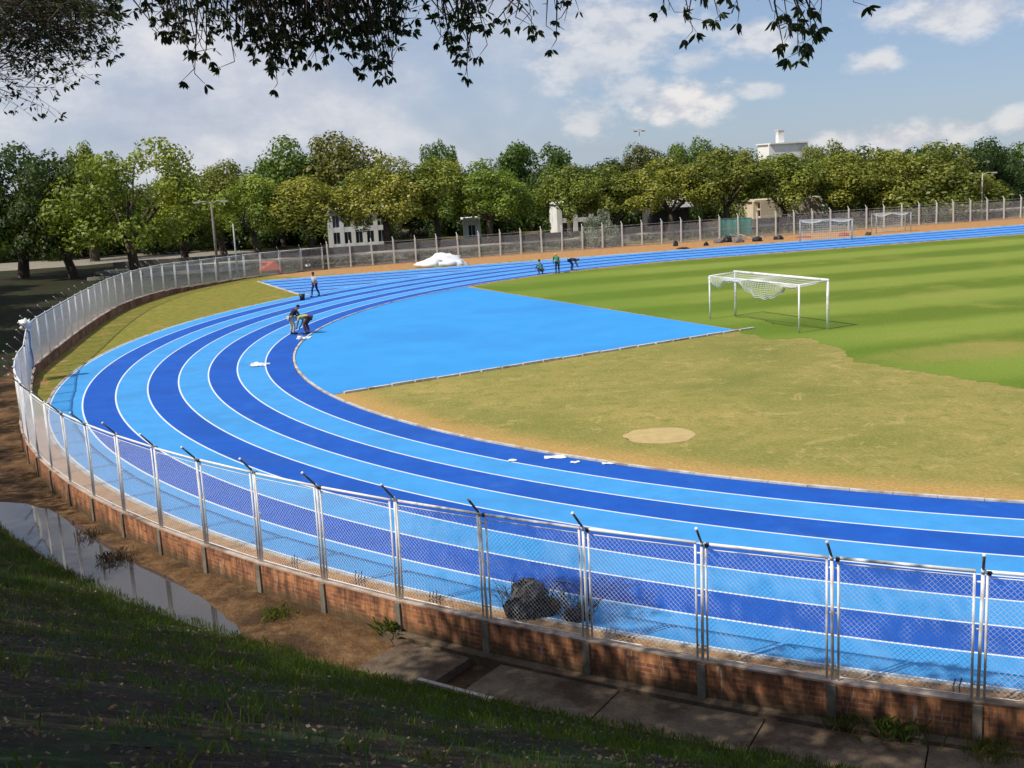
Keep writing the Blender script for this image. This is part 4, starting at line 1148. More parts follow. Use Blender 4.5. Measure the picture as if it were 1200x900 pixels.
# ------------------------------------------------------------------ goals
def goal(loc, ang, wid, hgt, dep, label, full_net=False):
    FM = M['galv'] if full_net else M['white_steel']; rk = .6 if full_net else 1
    """mouth centred on loc, opening towards local +x, width along local y"""
    root = thing('football_goal', label, 'goal', loc, ang, 'football goals')
    h2 = wid/2; fr = MB()
    for sy in (-1, 1):
        mb = MB(); mb.tube([(0, sy*h2, -.05), (0, sy*h2, hgt)], .065*rk, 10); mb.build('upright', FM, root, True)
        mb = MB(); mb.tube([(-dep, sy*h2*.985, -.05), (-dep, sy*h2*.985, hgt-.08)], .045*rk, 10); mb.build('stanchion', FM, root, True)
        mb = MB(); mb.tube([(0, sy*h2, hgt-.02), (-dep, sy*h2*.985, hgt-.08)], .03, 8); mb.build('side_bar', FM, root, True)
    mb = MB(); mb.tube([(0, -h2-.06, hgt), (0, h2+.06, hgt)], .065*rk, 10); mb.build('crossbar', FM, root, True)
    mb = MB(); mb.tube([(-dep, -h2*.985, hgt-.08), (-dep, h2*.985, hgt-.08)], .028, 8); mb.build('rear_bar', FM, root, True)
    # net: sagging roof sheet, gathered curtain behind
    V = []; Fq = []
    def cord(P_, r=.009):
        P_ = [np.array(p, float) for p in P_]
        for a, b_ in zip(P_[:-1], P_[1:]):
            d = b_-a; l_ = np.linalg.norm(d)
            if l_ < 1e-4: continue
            d /= l_; x = np.cross(d, [0.3, .2, .93]); x /= np.linalg.norm(x); y = np.cross(d, x); k = len(V)
            for q in (a, b_):
                for t in range(3): V.append(q+r*(x*math.cos(t*2.094)+y*math.sin(t*2.094)))
            for t in range(3): Fq.append((k+t, k+(t+1) % 3, k+3+(t+1) % 3, k+3+t))
    ny, nx = int(wid/.16), 11
    def roof(u, v): return (-dep*u, (v-.5)*wid*.98, hgt-.03-.05*u-.34*math.sin(PI*u)*(.6+.4*math.sin(v*9))*abs(math.sin(PI*v))**.3)
    for i in range(ny+1): cord([roof(j/nx, i/ny) for j in range(nx+1)])
    for j in range(nx+1): cord([roof(j/nx, i/ny) for i in range(ny+1)])
    if full_net: drop = lambda v: hgt-.15
    else:
        def drop(v):    # the torn back net is hitched up in swags
            return (.16+.60*max(0, math.sin(PI*min(1, max(0, (.62-v)/.5))))**.8*(1 if v < .62 else 0)+.34*max(0, math.sin(PI*min(1, max(0, (v-.80)/.2))))+.07*math.sin(v*31)**2)
    nz = 9
    def back(v, w_): dz = drop(v)*w_; return (-dep-.04-.12*math.sin(PI*w_)+.05*math.sin(v*40), (v-.5)*wid*.97, hgt-.09-dz)
    for i in range(ny+1): cord([back(i/ny, j/nz) for j in range(nz+1)])
    for j in range(nz+1): cord([back(i/ny, j/nz) for i in range(ny+1)])
    if not full_net:   # bunched rope edge of the swag
        for q in range(7): cord([tuple(np.array(back(v, .97+.03*math.sin(q)))+np.array([.02*math.cos(q*2), 0, .03*math.sin(q*1.7)])) for v in np.linspace(.12, .64, 26)], .012)
    link_mesh('net', np_mesh('net', V, [np.array(Fq)]), M['net'], root)
    return root
M['net'] = noisy('white net cord', (.62, .63, .60), (.74, .75, .72), 3, .8, bmp=0)
g1, g2, g3, g4 = G(831, 374), G(862, 370), G(939, 391), G(970, 386)
dv = (g4-g2); wid = dv.length; mouth = (g2+g4)/2; ax = Vector((-dv.y, dv.x, 0)).normalized()   # towards the pitch
if ax.dot(ds) < 0: ax = -ax
goal((mouth.x, mouth.y, 0), math.atan2(ax.y, ax.x), wid, 2.27, 1.62, 'white football goal with sagging net standing on the pitch behind the blue apron')
p = G(968, 283); goal((p.x, p.y, 0), TA-PI/2-.5, 4.6, 2.0, 1.4, 'larger spare goal with grey net parked beyond the track, left of the other spare', True)
p = G(1047, 272.5); goal((p.x, p.y, 0), TA-PI/2-.2, 3.4, 1.9, 1.3, 'smaller spare goal parked beside the far fence, right of the other spare', True)

# ------------------------------------------------------------------ lamps
def lamp_post(px, py, toppy, label, D=None, kind='double', r=.11, pole='pole'):
    p = G(px, py) if D is None else A(px, D); p.z = 0
    h = CH+(ray(px-2, toppy).z/ray(px-2, toppy).y)*p.y
    root = thing('lamp_post', label, 'lamp post', (p.x, p.y, 0), 0, 'lamp posts round the track')
    mb = MB(); mb.tube([(0, 0, -.1), (0, 0, h)], [r, r*.6], 10); mb.build('pole', M['post_concrete'] if r > .1 else M['galv'], root, True)
    for sx in ((-1, 1) if kind not in ('single', 'plain') else ((1,) if kind == 'single' else ())):
        mb = MB()
        if kind == 'flood':
            mb.box((sx*.45, 0, h+.02), (.85, .08, .08)); mb.build('arm', M['galv'], root)
            mb = MB(); mb.box((sx*.55, -.15, h-.05), (.55, .3, .35), 0, Matrix.Rotation(-.5, 3, 'X')); mb.build('floodlight', M['galv'], root)
        else:
            mb.tube([(0, 0, h-.2), (sx*.5, -.1, h+.05), (sx*.95, -.2, h+.02)], .035, 6); mb.build('arm', M['galv'], root, True)
            mb = MB(); mb.box((sx*1.15, -.22, h), (.55, .24, .12)); mb.box((sx*1.15, -.22, h-.08), (.42, .18, .05)); mb.build('lamp_head', M['galv'], root)
    return root, h
lamp_post(256.5, 328, 236, 'grey concrete lamp post with twin heads rising inside the left fence bend', r=.14)
lamp_post(279, 325, 262, 'plain pale pole just right of the twin headed lamp post', kind='plain', r=.09)
lamp_post(752, None, 152, 'tall thin floodlight mast rising above the trees in the middle distance', D=170, kind='flood', r=.10)
lamp_post(1150, 258, 203, 'slim grey lamp post near the far fence by the large rounded tree', kind='single', r=.09)
lamp_post(66, None, 252, 'thin grey pole among the dark trees at the far left', D=104, kind='single', r=.08) if False else None

# ------------------------------------------------------------------ buildings behind the trees
def building(name, label, px0, px1, ytop, D, depth, wallm, storeys, z0=0, bays=4, balcony=False, parapet=True, rz=TA*.6, blank=0):
    a, b_ = A(px0, D), A(px1, D); w_ = (b_-a).length; cx, cy = (a.x+b_.x)/2, (a.y+b_.y)/2
    mid = (px0+px1)/2; h = CH+(ray(mid, ytop).z/ray(mid, ytop).y)*D-z0
    root = thing(name, label, 'building', (cx, cy, z0), rz)
    sh = h/storeys; bw = w_/bays
    mb = MB()   # front wall built round its openings: piers and bands
    mb.box((0, depth/2+.3, h/2), (w_, depth-.3, h))
    for k in range(bays+1): mb.box((-w_/2+k*bw, .15, h/2), (.5 if 0 < k < bays else .6, .31, h-.01))
    for s_ in range(storeys+1):
        z = s_*sh; hh = sh*.26
        mb.box((0, .16, max(hh/2, min(h-hh/2, z))), (w_-.02, .285, hh if 0 < s_ < storeys else hh))
    mb.build('wall', wallm, root)
    if blank:
        g = MB(); g.box((0, .06, h-blank/2), (w_+.02, .14, blank)); g.build('parapet', wallm, root)
    for s_ in range(storeys):
        for k in range(bays):
            g = MB(); g.box((-w_/2+(k+.5)*bw, .27, s_*sh+sh*.5), (bw-.4, .06, sh*.8)); f = g.build('window', M['window'], root)
            g = MB(); g.box((-w_/2+(k+.5)*bw, .22, s_*sh+sh*.5), (.06, .05, sh*.74)); g.build('mullion', wallm, f)
        if balcony and s_ > 0:
            g = MB(); g.box((0, -.55, s_*sh), (w_*.96, 1.1, .16)); g.box((0, -1.05, s_*sh+.5), (w_*.96, .09, .95)); g.build('balcony', wallm, root)
    g = MB(); g.box((0, depth/2, h+.08), (w_+.5, depth+.7, .2)); g.build('roof', M['roof'] if not parapet else wallm, root)
    return root, w_, h, sh
building('white_building', 'low white building with dark openings behind the trees left of centre', 386, 452, 246, 131, 7, M['white_wall'], 2, bays=5)
building('white_kiosk', 'narrow white kiosk wall between trunks behind the covered mound', 545, 559, 257, 130, 2.5, M['white_wall'], 1, bays=1)
building('white_house', 'white house wall behind the silvery shrub', 655, 712, 238, 131, 6, M['white_wall'], 2, bays=3)
building('cream_house', 'cream two storey house with balconies under the trees on the right', 884, 962, 234, 134, 8, M['cream_wall'], 3, bays=4, balcony=True)
building('side_house', 'pale house glimpsed beneath the trees right of the cream house', 966, 1010, 240, 142, 6, M['white_wall'], 2, bays=3)
root, w_, h, sh = building('tower_block', 'white block whose flat top and chimney rise above the trees on the right', 903, 946, 168, 175, 5, M['white_wall'], 5, bays=3, rz=.17, blank=3.6)
mb = MB(); mb.box((-.5, 2, h+1.0), (.95, .95, 2.0)); mb.build('chimney', M['white_wall'], root)
mb = MB(); mb.box((-.5, 2, h+2.05), (1.1, 1.1, .12)); mb.build('chimney_cap', M['white_wall'], root)
root, w_, h, sh = building('far_block', 'distant pale roofline between treetops left of the large rounded tree', 1026, 1044, 177, 180, 6, M['white_wall'], 4, bays=2)
# grey pitched shed
a = A(780, 132); sd = thing('shed', 'shed with pale grey pitched roof in the shade right of the floodlight mast', 'shed', (a.x, a.y, 0), TA)
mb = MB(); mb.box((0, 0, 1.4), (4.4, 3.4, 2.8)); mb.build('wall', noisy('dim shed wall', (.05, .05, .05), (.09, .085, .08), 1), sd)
mb = MB()
for sy in (-1, 1): mb.quad((-2.6, sy*2.1, 2.7), (2.6, sy*2.1, 2.7), (2.6, 0, 4.0), (-2.6, 0, 4.0)); mb.quad((-2.6, sy*2.1, 2.62), (-2.6, 0, 3.92), (2.6, 0, 3.92), (2.6, sy*2.1, 2.62))
mb.build('roof', M['roof'], sd)

# road, pavement and low wall behind the far fence
def band(name, n0, n1, z, m, s0=-50, s1=118, wob=0):
    V = []; Fq = []
    for i, s_ in enumerate(np.linspace(s0, s1, 60)):
        for n_ in (n0, n1):
            p = W(s_, n_); V.append((p.x, p.y, z))
    for i in range(59): Fq.append((2*i, 2*i+2, 2*i+3, 2*i+1))
    return struct(name, np_mesh(name, V, [np.array(Fq)]), m)
# gentle rise behind the fence carries the road
band('road', 60.0, 66.5, .16, M['asphalt']); band('pavement', 66.6, 69.0, .28, M['pale_path'])
mb = MB()
for s_ in np.arange(-50, 116, 1.5):
    p = W(s_, 59.9); mb.box((p.x, p.y, .14), (1.48, .16, .30), TA)
    p = W(s_, 66.55); mb.box((p.x, p.y, .19), (1.48, .14, .24), TA)
o = mb.build('road_kerb', M['pale_path']); o['kind'] = 'structure'
hb = MB(); 
# shaded hedge between road and fence
hc = []
r_ = random.Random(31)
for s_ in np.arange(-36, 100, .55):
    if 0 < (s_ % 23) < 1.2: continue
    p = W(s_, 57.6+r_.uniform(-.4, .4)); hc.append((p.x, p.y, .42+r_.uniform(-.1, .12), r_.uniform(.45, .62)))
V, Fq = canopy_mesh(hc, 52000, .07, 32)
link_mesh('hedge', np_mesh('hedge', V, [Fq]), leafmat('grey green hedge', (.05, .055, .03), (.075, .08, .045), (.11, .11, .07), .15), label='low grey green hedge running behind the far fence', cat='hedge')
# low wall seen behind trunks
mb = MB()
for s_ in np.arange(-48, 110, 3.0):
    p = W(s_, 72.5); mb.box((p.x, p.y, .45), (2.98, .2, .6), TA)
mb.build('boundary_wall', noisy('dull pale wall', (.16, .14, .12), (.24, .21, .18), .7, .9), label='low dull boundary wall beyond the road behind the far fence', cat='wall')  # pale wall colour toned down evenly
# left: pale curved road seen under the trees
pl = [G(-40, 318, .03), G(60, 313, .03), G(150, 306, .03), G(220, 300, .03), G(290, 297, .03)]
pl = [G(-60, 321, .03), G(30, 316, .03), G(100, 311, .03), G(160, 305, .03), G(230, 301.5, .03), G(300, 300, .03)]
pu = [G(-60, 312, .03), G(30, 307, .03), G(100, 302, .03), G(160, 297, .03), G(230, 294, .03), G(300, 294, .03)]
V = []; Fq = []
for i in range(len(pl)): V += [tuple(pl[i]), tuple(pu[i])]
for i in range(len(pl)-1): Fq.append((2*i, 2*i+2, 2*i+3, 2*i+1))
struct('pale_road', np_mesh('pale_road', V, [np.array(Fq)]), noisy('shaded gravel road', (.20, .175, .14), (.30, .265, .21), .8, .9))
# reddish ramp behind the fence
mb = MB(); a, b_, c_, d = G(303, 318), G(331, 316), G(322, 306, .8), G(306, 306, .8)
mb.quad(a, b_, c_, d); e1, e2 = Vector((c_.x, c_.y+.6, 0)), Vector((d.x, d.y+.6, 0)); mb.quad(d, c_, e1, e2); mb.quad(b_, e1, c_); mb.quad(a, d, e2)
o = mb.build('earth_mound', M['red_earth']); props(o, label='small reddish earth ramp behind the fence right of the lamp post', cat='mound')

# ------------------------------------------------------------------ covered mound and clutter on the far side
def heap(name, px, py, wpx, h, m, label, cat, dy=.55, seed=1, amp=.22):
    p = G(px, py); w_ = wpx/F*p.y/2; mb = MB()
    p = p+Vector((0, w_*dy, 0))
    mb.blob((p.x, p.y, 0), (w_, w_*dy, h), seed, amp, 26, 16, flat=-.02, freq=2.2); return mb.build(name, m, smooth=True, label=label, cat=cat)
p = G(517, 313); mb = MB()
cM = p+Vector((0, 1.0, 0))
mb.blob((cM.x-.7, cM.y, 0), (1.35, .95, .85), 3, .22, 24, 14, flat=-.02, freq=2.5); mb.blob((cM.x+.35, cM.y+.1, 0), (1.5, 1.0, 1.08), 5, .2, 24, 14, flat=-.02, freq=2.5); mb.blob((cM.x+1.3, cM.y, 0), (.85, .8, .6), 8, .2, 20, 12, flat=-.02, freq=2.5)
mb.build('tarpaulin', M['white_cloth'], smooth=True, label='bright white tarpaulin over a mound beside the far straight', cat='tarpaulin')
for k, (px, py, w_, h, mm, lb) in enumerate([(801, 292, 15, .16, 'black_sack', 'flat black plastic sheet lying on the outer track edge'), (792, 288.5, 6, .5, 'black_sack', 'small black sack just above the flat black sheet'), (828, 288, 6, .35, 'black_sack', 'tiny dark sack at the fence foot left of the teal screen'),
        (842, 285, 11, .4, 'grey_sack', 'brown grey sack heap below the left end of the teal screen'), (853, 284, 11, .6, 'black_sack', 'dark tall sack in the middle of the clutter below the teal screen'), (866, 284.5, 14, .5, 'grey_sack', 'grey sack heap below the right end of the teal screen'),
        (888, 283, 12, .4, 'black_sack', 'dark sack heap left of the cream house on the track edge'), (913, 281, 12, .35, 'black_sack', 'low dark heap on the orange dirt below the cream house'), (943, 279, 16, .2, 'red_earth', 'low reddish earth heap left of the spare goal'), (1018, 276, 7, .35, 'brush', 'small bush of dry stems beside the far track edge'), (990, 276.5, 12, .3, 'red_earth', 'reddish spoil heap between the two spare goals'), (281, 326.5, 5, .3, 'black_sack', 'small dark sack at the foot of the short pale pole'), (362, 312, 8, .5, 'white_cloth', 'small white bag behind the far fence right of the reddish ramp')]):
    heap('sack' if 'sack' in mm else ('heap' if mm != 'white_cloth' else 'bag'), px, py, w_, h, M[mm], lb, 'sack' if 'sack' in mm else 'heap', seed=20+k)
for k, (px, py, ang, ln, lb) in enumerate([(866, 283, .3, 1.8, 'pale plank leaning across the clutter below the teal screen'), (872, 281.5, -.4, 1.5, 'shorter pale plank right of the longer plank on the clutter'), (900, 285, .1, 1.0, 'white board lying on the outer lane edge below the cream house')]):
    p = G(px, py); mb = MB(); mb.box((p.x, p.y+.3, .45), (ln, .22, .05), ang, Matrix.Rotation(.35, 3, 'Y')); mb.build('plank', M['kerb'], label=lb, cat='board')
# teal screen tied to the far fence
sA_ = ST(G(845, 281.5)); sB_ = ST(G(886, 279)); mb = MB()
n_ = 54.35; K_ = 24
for i in range(K_):
    s0, s1 = sA_[0]+(sB_[0]-sA_[0])*i/K_, sA_[0]+(sB_[0]-sA_[0])*(i+1)/K_
    a, b_ = W(s0, n_+.03*math.sin(i*1.3), .35), W(s1, n_+.03*math.sin((i+1)*1.3), .35)
    mb.quad(a, b_, b_+Vector((0, .01, 1.65)), a+Vector((0, .01, 1.65)))
mb.build('shade_screen', M['teal_net'], label='teal green screen cloth tied to the far fence', cat='screen')

# rubbish pile inside the near fence ------------------------------------------------
bx = G(628, 738, 0); 
def near(px, py, z=0): return G(px, py, z)
rp = Vector((near(624, 719).x, near(624, 719).y, 0))
tan = Vector((math.cos(math.radians(-27)), math.sin(math.radians(-27)), 0)); inn = Vector((.45, .89, 0))
def rpos(t, i_, z): q = rp+tan*t+inn*i_; return (q.x, q.y, z)
def crumple(name, c_, e_, n_, m, label, cat, seed):
    """a crumpled heap: many folded scraps piled on a low core"""
    r2 = random.Random(seed); mb = MB(); c_ = Vector(c_)
    mb.blob(c_, (e_[0]*.82, e_[1]*.8, e_[2]*.8), seed, .3, 22, 14, flat=-c_.z+.01, freq=3.5)
    for _ in range(n_):
        d = Vector((r2.gauss(0, 1), r2.gauss(0, 1), abs(r2.gauss(0, 1)))).normalized(); p = c_+Vector((d.x*e_[0], d.y*e_[1], d.z*e_[2]))*r2.uniform(.75, 1.05)
        u = Vector((r2.gauss(0, 1), r2.gauss(0, 1), r2.gauss(0, 1))); u = (u-d*u.dot(d)*.7).normalized()*r2.uniform(.06, .17); v = d.cross(u).normalized()*r2.uniform(.03, .09)
        k = len(mb.v); q = d*r2.uniform(.01, .05)
        mb.v += [tuple(p-u-v), tuple(p+u*.9-v*1.1+q), tuple(p+u*1.1+v), tuple(p-u*.8+v*.9-q), tuple(p+q*1.3)]
        for f in ((0, 1, 4), (1, 2, 4), (2, 3, 4), (3, 0, 4)): mb.f.append(tuple(k+i for i in f)); mb.mi.append(0)
    return mb.build(name, m, label=label, cat=cat)
crumple('sack', rpos(-.08, .08, .36), (.27, .2, .20), 220, M['grey_sack'], 'crumpled grey sacking on top of the rubbish behind the near fence', 'sack', 4)
crumple('sack', rpos(.0, .0, .09), (.50, .26, .14), 300, M['black_sack'], 'black plastic sack lying under the grey sacking behind the near fence', 'sack', 9)
mb = MB(); mb.blob(rpos(.86, .0, .08), (.2, .16, .10), 17, .5, 26, 16, flat=-.07, freq=5)
mb.build('sack', M['black_sack'], smooth=True, label='smaller dark sack right of the grey rubbish pile, beside the fence post', cat='sack')
mb = MB(); r_ = random.Random(4)
for q in range(190):
    t = r_.uniform(-.65, 1.2); a = Vector(rpos(t, r_.uniform(-.1, .25), r_.uniform(.05, .25))); l_ = r_.uniform(.25, .6); an = r_.uniform(-1.2, 1.2)
    b_ = a+tan*math.sin(an)*l_+Vector((0, 0, abs(math.cos(an))*l_*.8))+inn*r_.uniform(-.15, .15); m_ = a.lerp(b_, .5)+Vector((0, 0, .06)); mb.tube([a, m_, b_], [.008, .006, .002], 4, False)
arc_ = [Vector(rpos(.38+.46*(1-math.cos(t))/2*1.4, .02, .26+.42*math.sin(t))) for t in np.linspace(0, PI, 12)]; mb.tube(arc_, .014, 6)
arc_ = [Vector(rpos(.30+.30*(1-math.cos(t))/2*1.4, .08, .34+.32*math.sin(t))) for t in np.linspace(0, PI*.9, 12)]; mb.tube(arc_, .010, 6)
mb.build('brushwood', M['brush'], label='tangle of dry twigs and a bent hoop on the rubbish pile', cat='brushwood')
for k, (px, py, n_, pale, lb) in enumerate([(340, 662, 3, 0, 'rods in the third bay left of the rubbish'), (417, 682, 4, 0, 'rods in the second bay left of the rubbish'), (505, 705, 4, 0, 'rods in the bay just left of the rubbish'), (712, 748, 3, 1, 'pale rods just right of the post beside the rubbish'), (1121, 812, 2, 0, 'dark pair of rods beside the rightmost post')]):
    c_ = G(px, py, .2); i_ = min(range(N), key=lambda i: (line[i].x-c_.x)**2+(line[i].y-c_.y)**2); td = (line[min(i_+1, N-1)]-line[i_-1]).normalized(); td.z = 0; mb = MB(); c_ -= OUT[i_]*.12; c_.z = .05
    for q in range(n_):
        a = c_+td*((q-(n_-1)/2)*.085); ln = random.uniform(.26, .36); mb.tube([a, a+Vector((0, 0, ln*.6))+td*.01, a+Vector((0, 0, ln))-td*.02], .011, 5)
    mb.build('rebar_stubs', M['kerb'] if pale else M['dark_steel'], label='short upright steel '+lb, cat='steel rods', group='steel rods sticking up inside the near fence')

# things on the track ------------------------------------------------
def sheet(px, py, w_, d_, m, label, name='plastic_sheet', seed=0, h=.05):
    p = G(px, py); mb = MB(); n1_, n2_ = 10, 8; pts_ = []
    for i in range(n1_):
        for j in range(n2_):
            x = (i/(n1_-1)-.5)*w_; y = (j/(n2_-1)-.5)*d_; e = 1+.35*mnoise.noise(Vector((x*3, y*3, seed)))
            pts_.append((p.x+x*e, p.y+y*e, .025+h*abs(mnoise.noise(Vector((x*4, y*4, seed+3))))*2))
    for i in range(n1_-1):
        for j in range(n2_-1): a = i*n2_+j; mb.v = mb.v; 
    b0 = len(mb.v); mb.v += pts_
    for i in range(n1_-1):
        for j in range(n2_-1): a = b0+i*n2_+j; mb.f.append((a, a+n2_, a+n2_+1, a+1)); mb.mi.append(0)
    o = mb.build(name, m, label=label, cat='sheet', group='white scraps on the inner lane' if name == 'paper_scrap' else None); sm = o.modifiers.new('thick', 'SOLIDIFY'); sm.thickness = .008; return o
sheet(304, 428.5, .75, .75, M['white_cloth'], 'crumpled white sheet lying on the second lane of the bend', seed=2, h=.10)
sheet(650, 536.5, .55, .30, M['white_cloth'], 'largest white scrap on the inner lane in front of the dry grass', 'paper_scrap', 5, .02)
sheet(674, 542.5, .24, .16, M['white_cloth'], 'tiny white scrap just right of the largest scrap on the inner lane', 'paper_scrap', 6, .02)
sheet(715, 544, .42, .16, M['white_cloth'], 'white scrap against the inner kerb, rightmost of the scraps', 'paper_scrap', 7, .02)
sheet(601, 540.5, .22, .2, M['white_cloth'], 'small white scrap on the line of the inner lane, leftmost of the scraps', 'paper_scrap', 8, .02)
sheet(356, 396.5, .7, .55, M['white_cloth'], 'white cloth spread on the inner lane at the feet of the two workers', seed=9, h=.06)

# hanging clothes and bag on the left fence ------------------------------------------------
q = G(44, 462, .3); iL = min(range(len(posts1)), key=lambda i: (W(*posts1[i][:2])-G(33, 438, .3)).length)
pL = W(*posts1[iL]); dL = (W(*posts1[iL+1])-W(*posts1[iL-1])).normalized(); nL = Vector((dL.y, -dL.x, 0))
if nL.dot(pL-TC) > 0: nL = -nL
def cloth_on_fence(t0, w_, ztop, hgt, m, label, cat, name, seed):
    mb = MB(); K_ = 10; J_ = 10; b0 = 0; vs = []
    for i in range(K_+1):
        for j in range(J_+1):
            t = t0+w_*i/K_; z = ztop-hgt*j/J_*(1+.12*math.sin(i*.9+seed)); off = .06+.05*math.sin(i*1.7+seed)+.02*math.sin(j*1.1)
            p = pL+dL*t+nL*off; vs.append((p.x, p.y, pL.z+z))
    mb.v = vs
    for i in range(K_):
        for j in range(J_): a = i*(J_+1)+j; mb.f.append((a, a+1, a+J_+2, a+J_+1)); mb.mi.append(0)
    o = mb.build(name, m, smooth=True, label=label, cat=cat); s_ = o.modifiers.new('thick', 'SOLIDIFY'); s_.thickness = .015; return o
cloth_on_fence(.1, .75, 1.85, 1.5, M['denim'], 'blue grey overalls hanging on the inside of the left fence bend', 'clothing', 'overalls', 1)
mb = MB(); p = pL+dL*.5; mb.blob((p.x, p.y, pL.z+FH+.22), (.27, .2, .23), 3, .3, 20, 14, freq=3)
mb.build('bag', M['white_cloth'], smooth=True, label='white bag perched on top of the left fence bend above the blue overalls', cat='bag')

# ------------------------------------------------------------------ people
def skin_obj(name, verts, edges, radii, m, parent=None, root=0, sub=1, **kw):
    me = bpy.data.meshes.new(name); me.from_pydata([tuple(v) for v in verts], edges, []); me.update()
    o = link_mesh(name, me, m, parent, **kw)
    md = o.modifiers.new('skin', 'SKIN'); md.use_smooth_shade = True
    sv = me.skin_vertices[0].data
    for i, r in enumerate(radii):
        sv[i].radius = (r, r) if not isinstance(r, tuple) else r
    sv[root].use_root = True
    s_ = o.modifiers.new('sub', 'SUBSURF'); s_.levels = sub; s_.render_levels = sub
    return o
def person(loc, face, label, pose, shirt, trousers, cap=None, long_sleeve=False, scale=1.0):
    """pose: joint dict in metres, local frame facing +y"""
    root = thing('person', label, 'person', loc, face, 'workers on the track')
    root.scale = (scale,)*3
    J = pose
    names = ['pelvis', 'belly', 'chest', 'neck', 'headb', 'head', 'headt']
    V = [Vector(J['pelvis'])]; R_ = [.13]; E_ = []
    def add(p, r, par): V.append(Vector(p)); R_.append(r); E_.append((par, len(V)-1)); return len(V)-1
    pe = 0; ch = Vector(J['chest']); hd = Vector(J['head']); pv = V[0]
    be = add(pv.lerp(ch, .45), .12, pe); c_ = add(ch, .14, be); axis = (hd-ch).normalized()
    nk = add(ch.lerp(hd, .48), .055, c_); h1 = add(hd-axis*.05, .078, nk); h2 = add(hd+axis*.04, .085, h1); h3 = add(hd+axis*.11, .055, h2)
    idx = {}
    for s_ in ('l', 'r'):
        sx = -1 if s_ == 'l' else 1; side = Vector((1, 0, 0))*sx
        sh_ = add(ch+side*.17+axis*.03, .062, c_); el_ = add(J['elbow_'+s_], .042, sh_); wr = add(J['wrist_'+s_], .028, el_)
        fd = (Vector(J['wrist_'+s_])-Vector(J['elbow_'+s_])).normalized(); pr = Vector(J['wrist_'+s_]); ac = fd.cross(Vector((0, 1, .3))).normalized()
        pm_ = add(pr+fd*.06, .032, wr)
        for k in range(4):
            f1_ = add(pr+fd*(.11)+ac*(k-1.5)*.021, .010, pm_); add(pr+fd*(.155-.012*abs(k-1.3))+ac*(k-1.5)*.023+Vector((0, .012, 0)), .008, f1_)
        f1_ = add(pr+fd*.05+ac*-.045+Vector((0, .015, 0)), .011, wr); add(pr+fd*.085+ac*-.058+Vector((0, .025, 0)), .009, f1_)
        hp = add(pv+side*.095-Vector((0, 0, .04)), .095, pe); kn = add(J['knee_'+s_], .058, hp); an = add(J['ankle_'+s_], .04, kn)
        toe = add(Vector(J['ankle_'+s_])+Vector((0, .17, -.045)), .033, an)
    skin_obj('body', V, E_, R_, M['skin'], root)
    # shirt
    V2 = [V[pe]]; R2 = [.145]; E2 = []
    def add2(p, r, par): V2.append(Vector(p)); R2.append(r); E2.append((par, len(V2)-1)); return len(V2)-1
    b2 = add2(pv.lerp(ch, .45), .14, 0); c2 = add2(ch, .165, b2); add2(ch+axis*.10, .075, c2)
    for s_ in ('l', 'r'):
        sx = -1 if s_ == 'l' else 1; shp = ch+Vector((sx*.175, 0, 0))+axis*.03; s2 = add2(shp, .075, c2)
        e_ = Vector(J['elbow_'+s_])
        if long_sleeve: e2 = add2(e_, .056, s2); add2(Vector(J['wrist_'+s_]), .042, e2)
        else: add2(shp.lerp(e_, .75), .06, s2)
    skin_obj('shirt', V2, E2, R2, shirt, root)
    V3 = [V[pe]+Vector((0, 0, .02))]; R3 = [.145]; E3 = []
    for s_ in ('l', 'r'):
        sx = -1 if s_ == 'l' else 1
        V3.append(pv+Vector((sx*.095, 0, -.05))); R3.append(.108); E3.append((0, len(V3)-1)); a = len(V3)-1
        V3.append(Vector(J['knee_'+s_])); R3.append(.075); E3.append((a, a+1)); V3.append(Vector(J['ankle_'+s_])+Vector((0, 0, .03))); R3.append(.062); E3.append((a+1, a+2))
    skin_obj('trousers', V3, E3, R3, trousers, root)
    for s_ in ('l', 'r'):
        a = Vector(J['ankle_'+s_]); mb = MB(); mb.blob((a.x, a.y+.07, a.z-.05), (.05, .14, .055), 1, .02, 12, 8, flat=-.05); mb.build('shoe', M['hair'], root, True)
    mb = MB(); mb.blob(hd+axis*.055-Vector((0, .012, 0)), (.098, .108, .10), 2, .04, 14, 10, flat=-.02)
    if cap: 
        bl = hd+axis*.05; mb.box((bl.x, bl.y+.12, bl.z+.0), (.14, .12, .015))
    mb.build('cap' if cap else 'hair', cap or M['hair'], root, True)
    # face: nose, eyes, ears, mouth
    f_ = MB(); f_.blob(hd+Vector((0, .088, .0)), (.014, .02, .022), 1, .0, 8, 6)
    for sx in (-1, 1): f_.blob(hd+Vector((sx*.085, 0, .0)), (.012, .022, .032), 1, 0, 8, 6)
    f_.build('nose_and_ears', M['skin'], root, True)
    f_ = MB()
    for sx in (-1, 1): f_.blob(hd+Vector((sx*.032, .082, .03)), (.011, .006, .007), 1, 0, 8, 6)
    f_.box(hd+Vector((0, .083, -.04)), (.045, .008, .008)); f_.build('eyes_and_mouth', M['hair'], root)
    return root
def standing(spread=.12, reach=0):
    return dict(pelvis=(0, 0, .95), chest=(0, .03, 1.34), head=(0, .06, 1.62), elbow_l=(-.27, .02, 1.10), elbow_r=(.27, .02, 1.10), wrist_l=(-.27, .12+reach, .88), wrist_r=(.27, .12+reach, .88),
                knee_l=(-spread, .05, .50), knee_r=(spread, .02, .50), ankle_l=(-spread-.03, -.02, .09), ankle_r=(spread+.03, .02, .09))
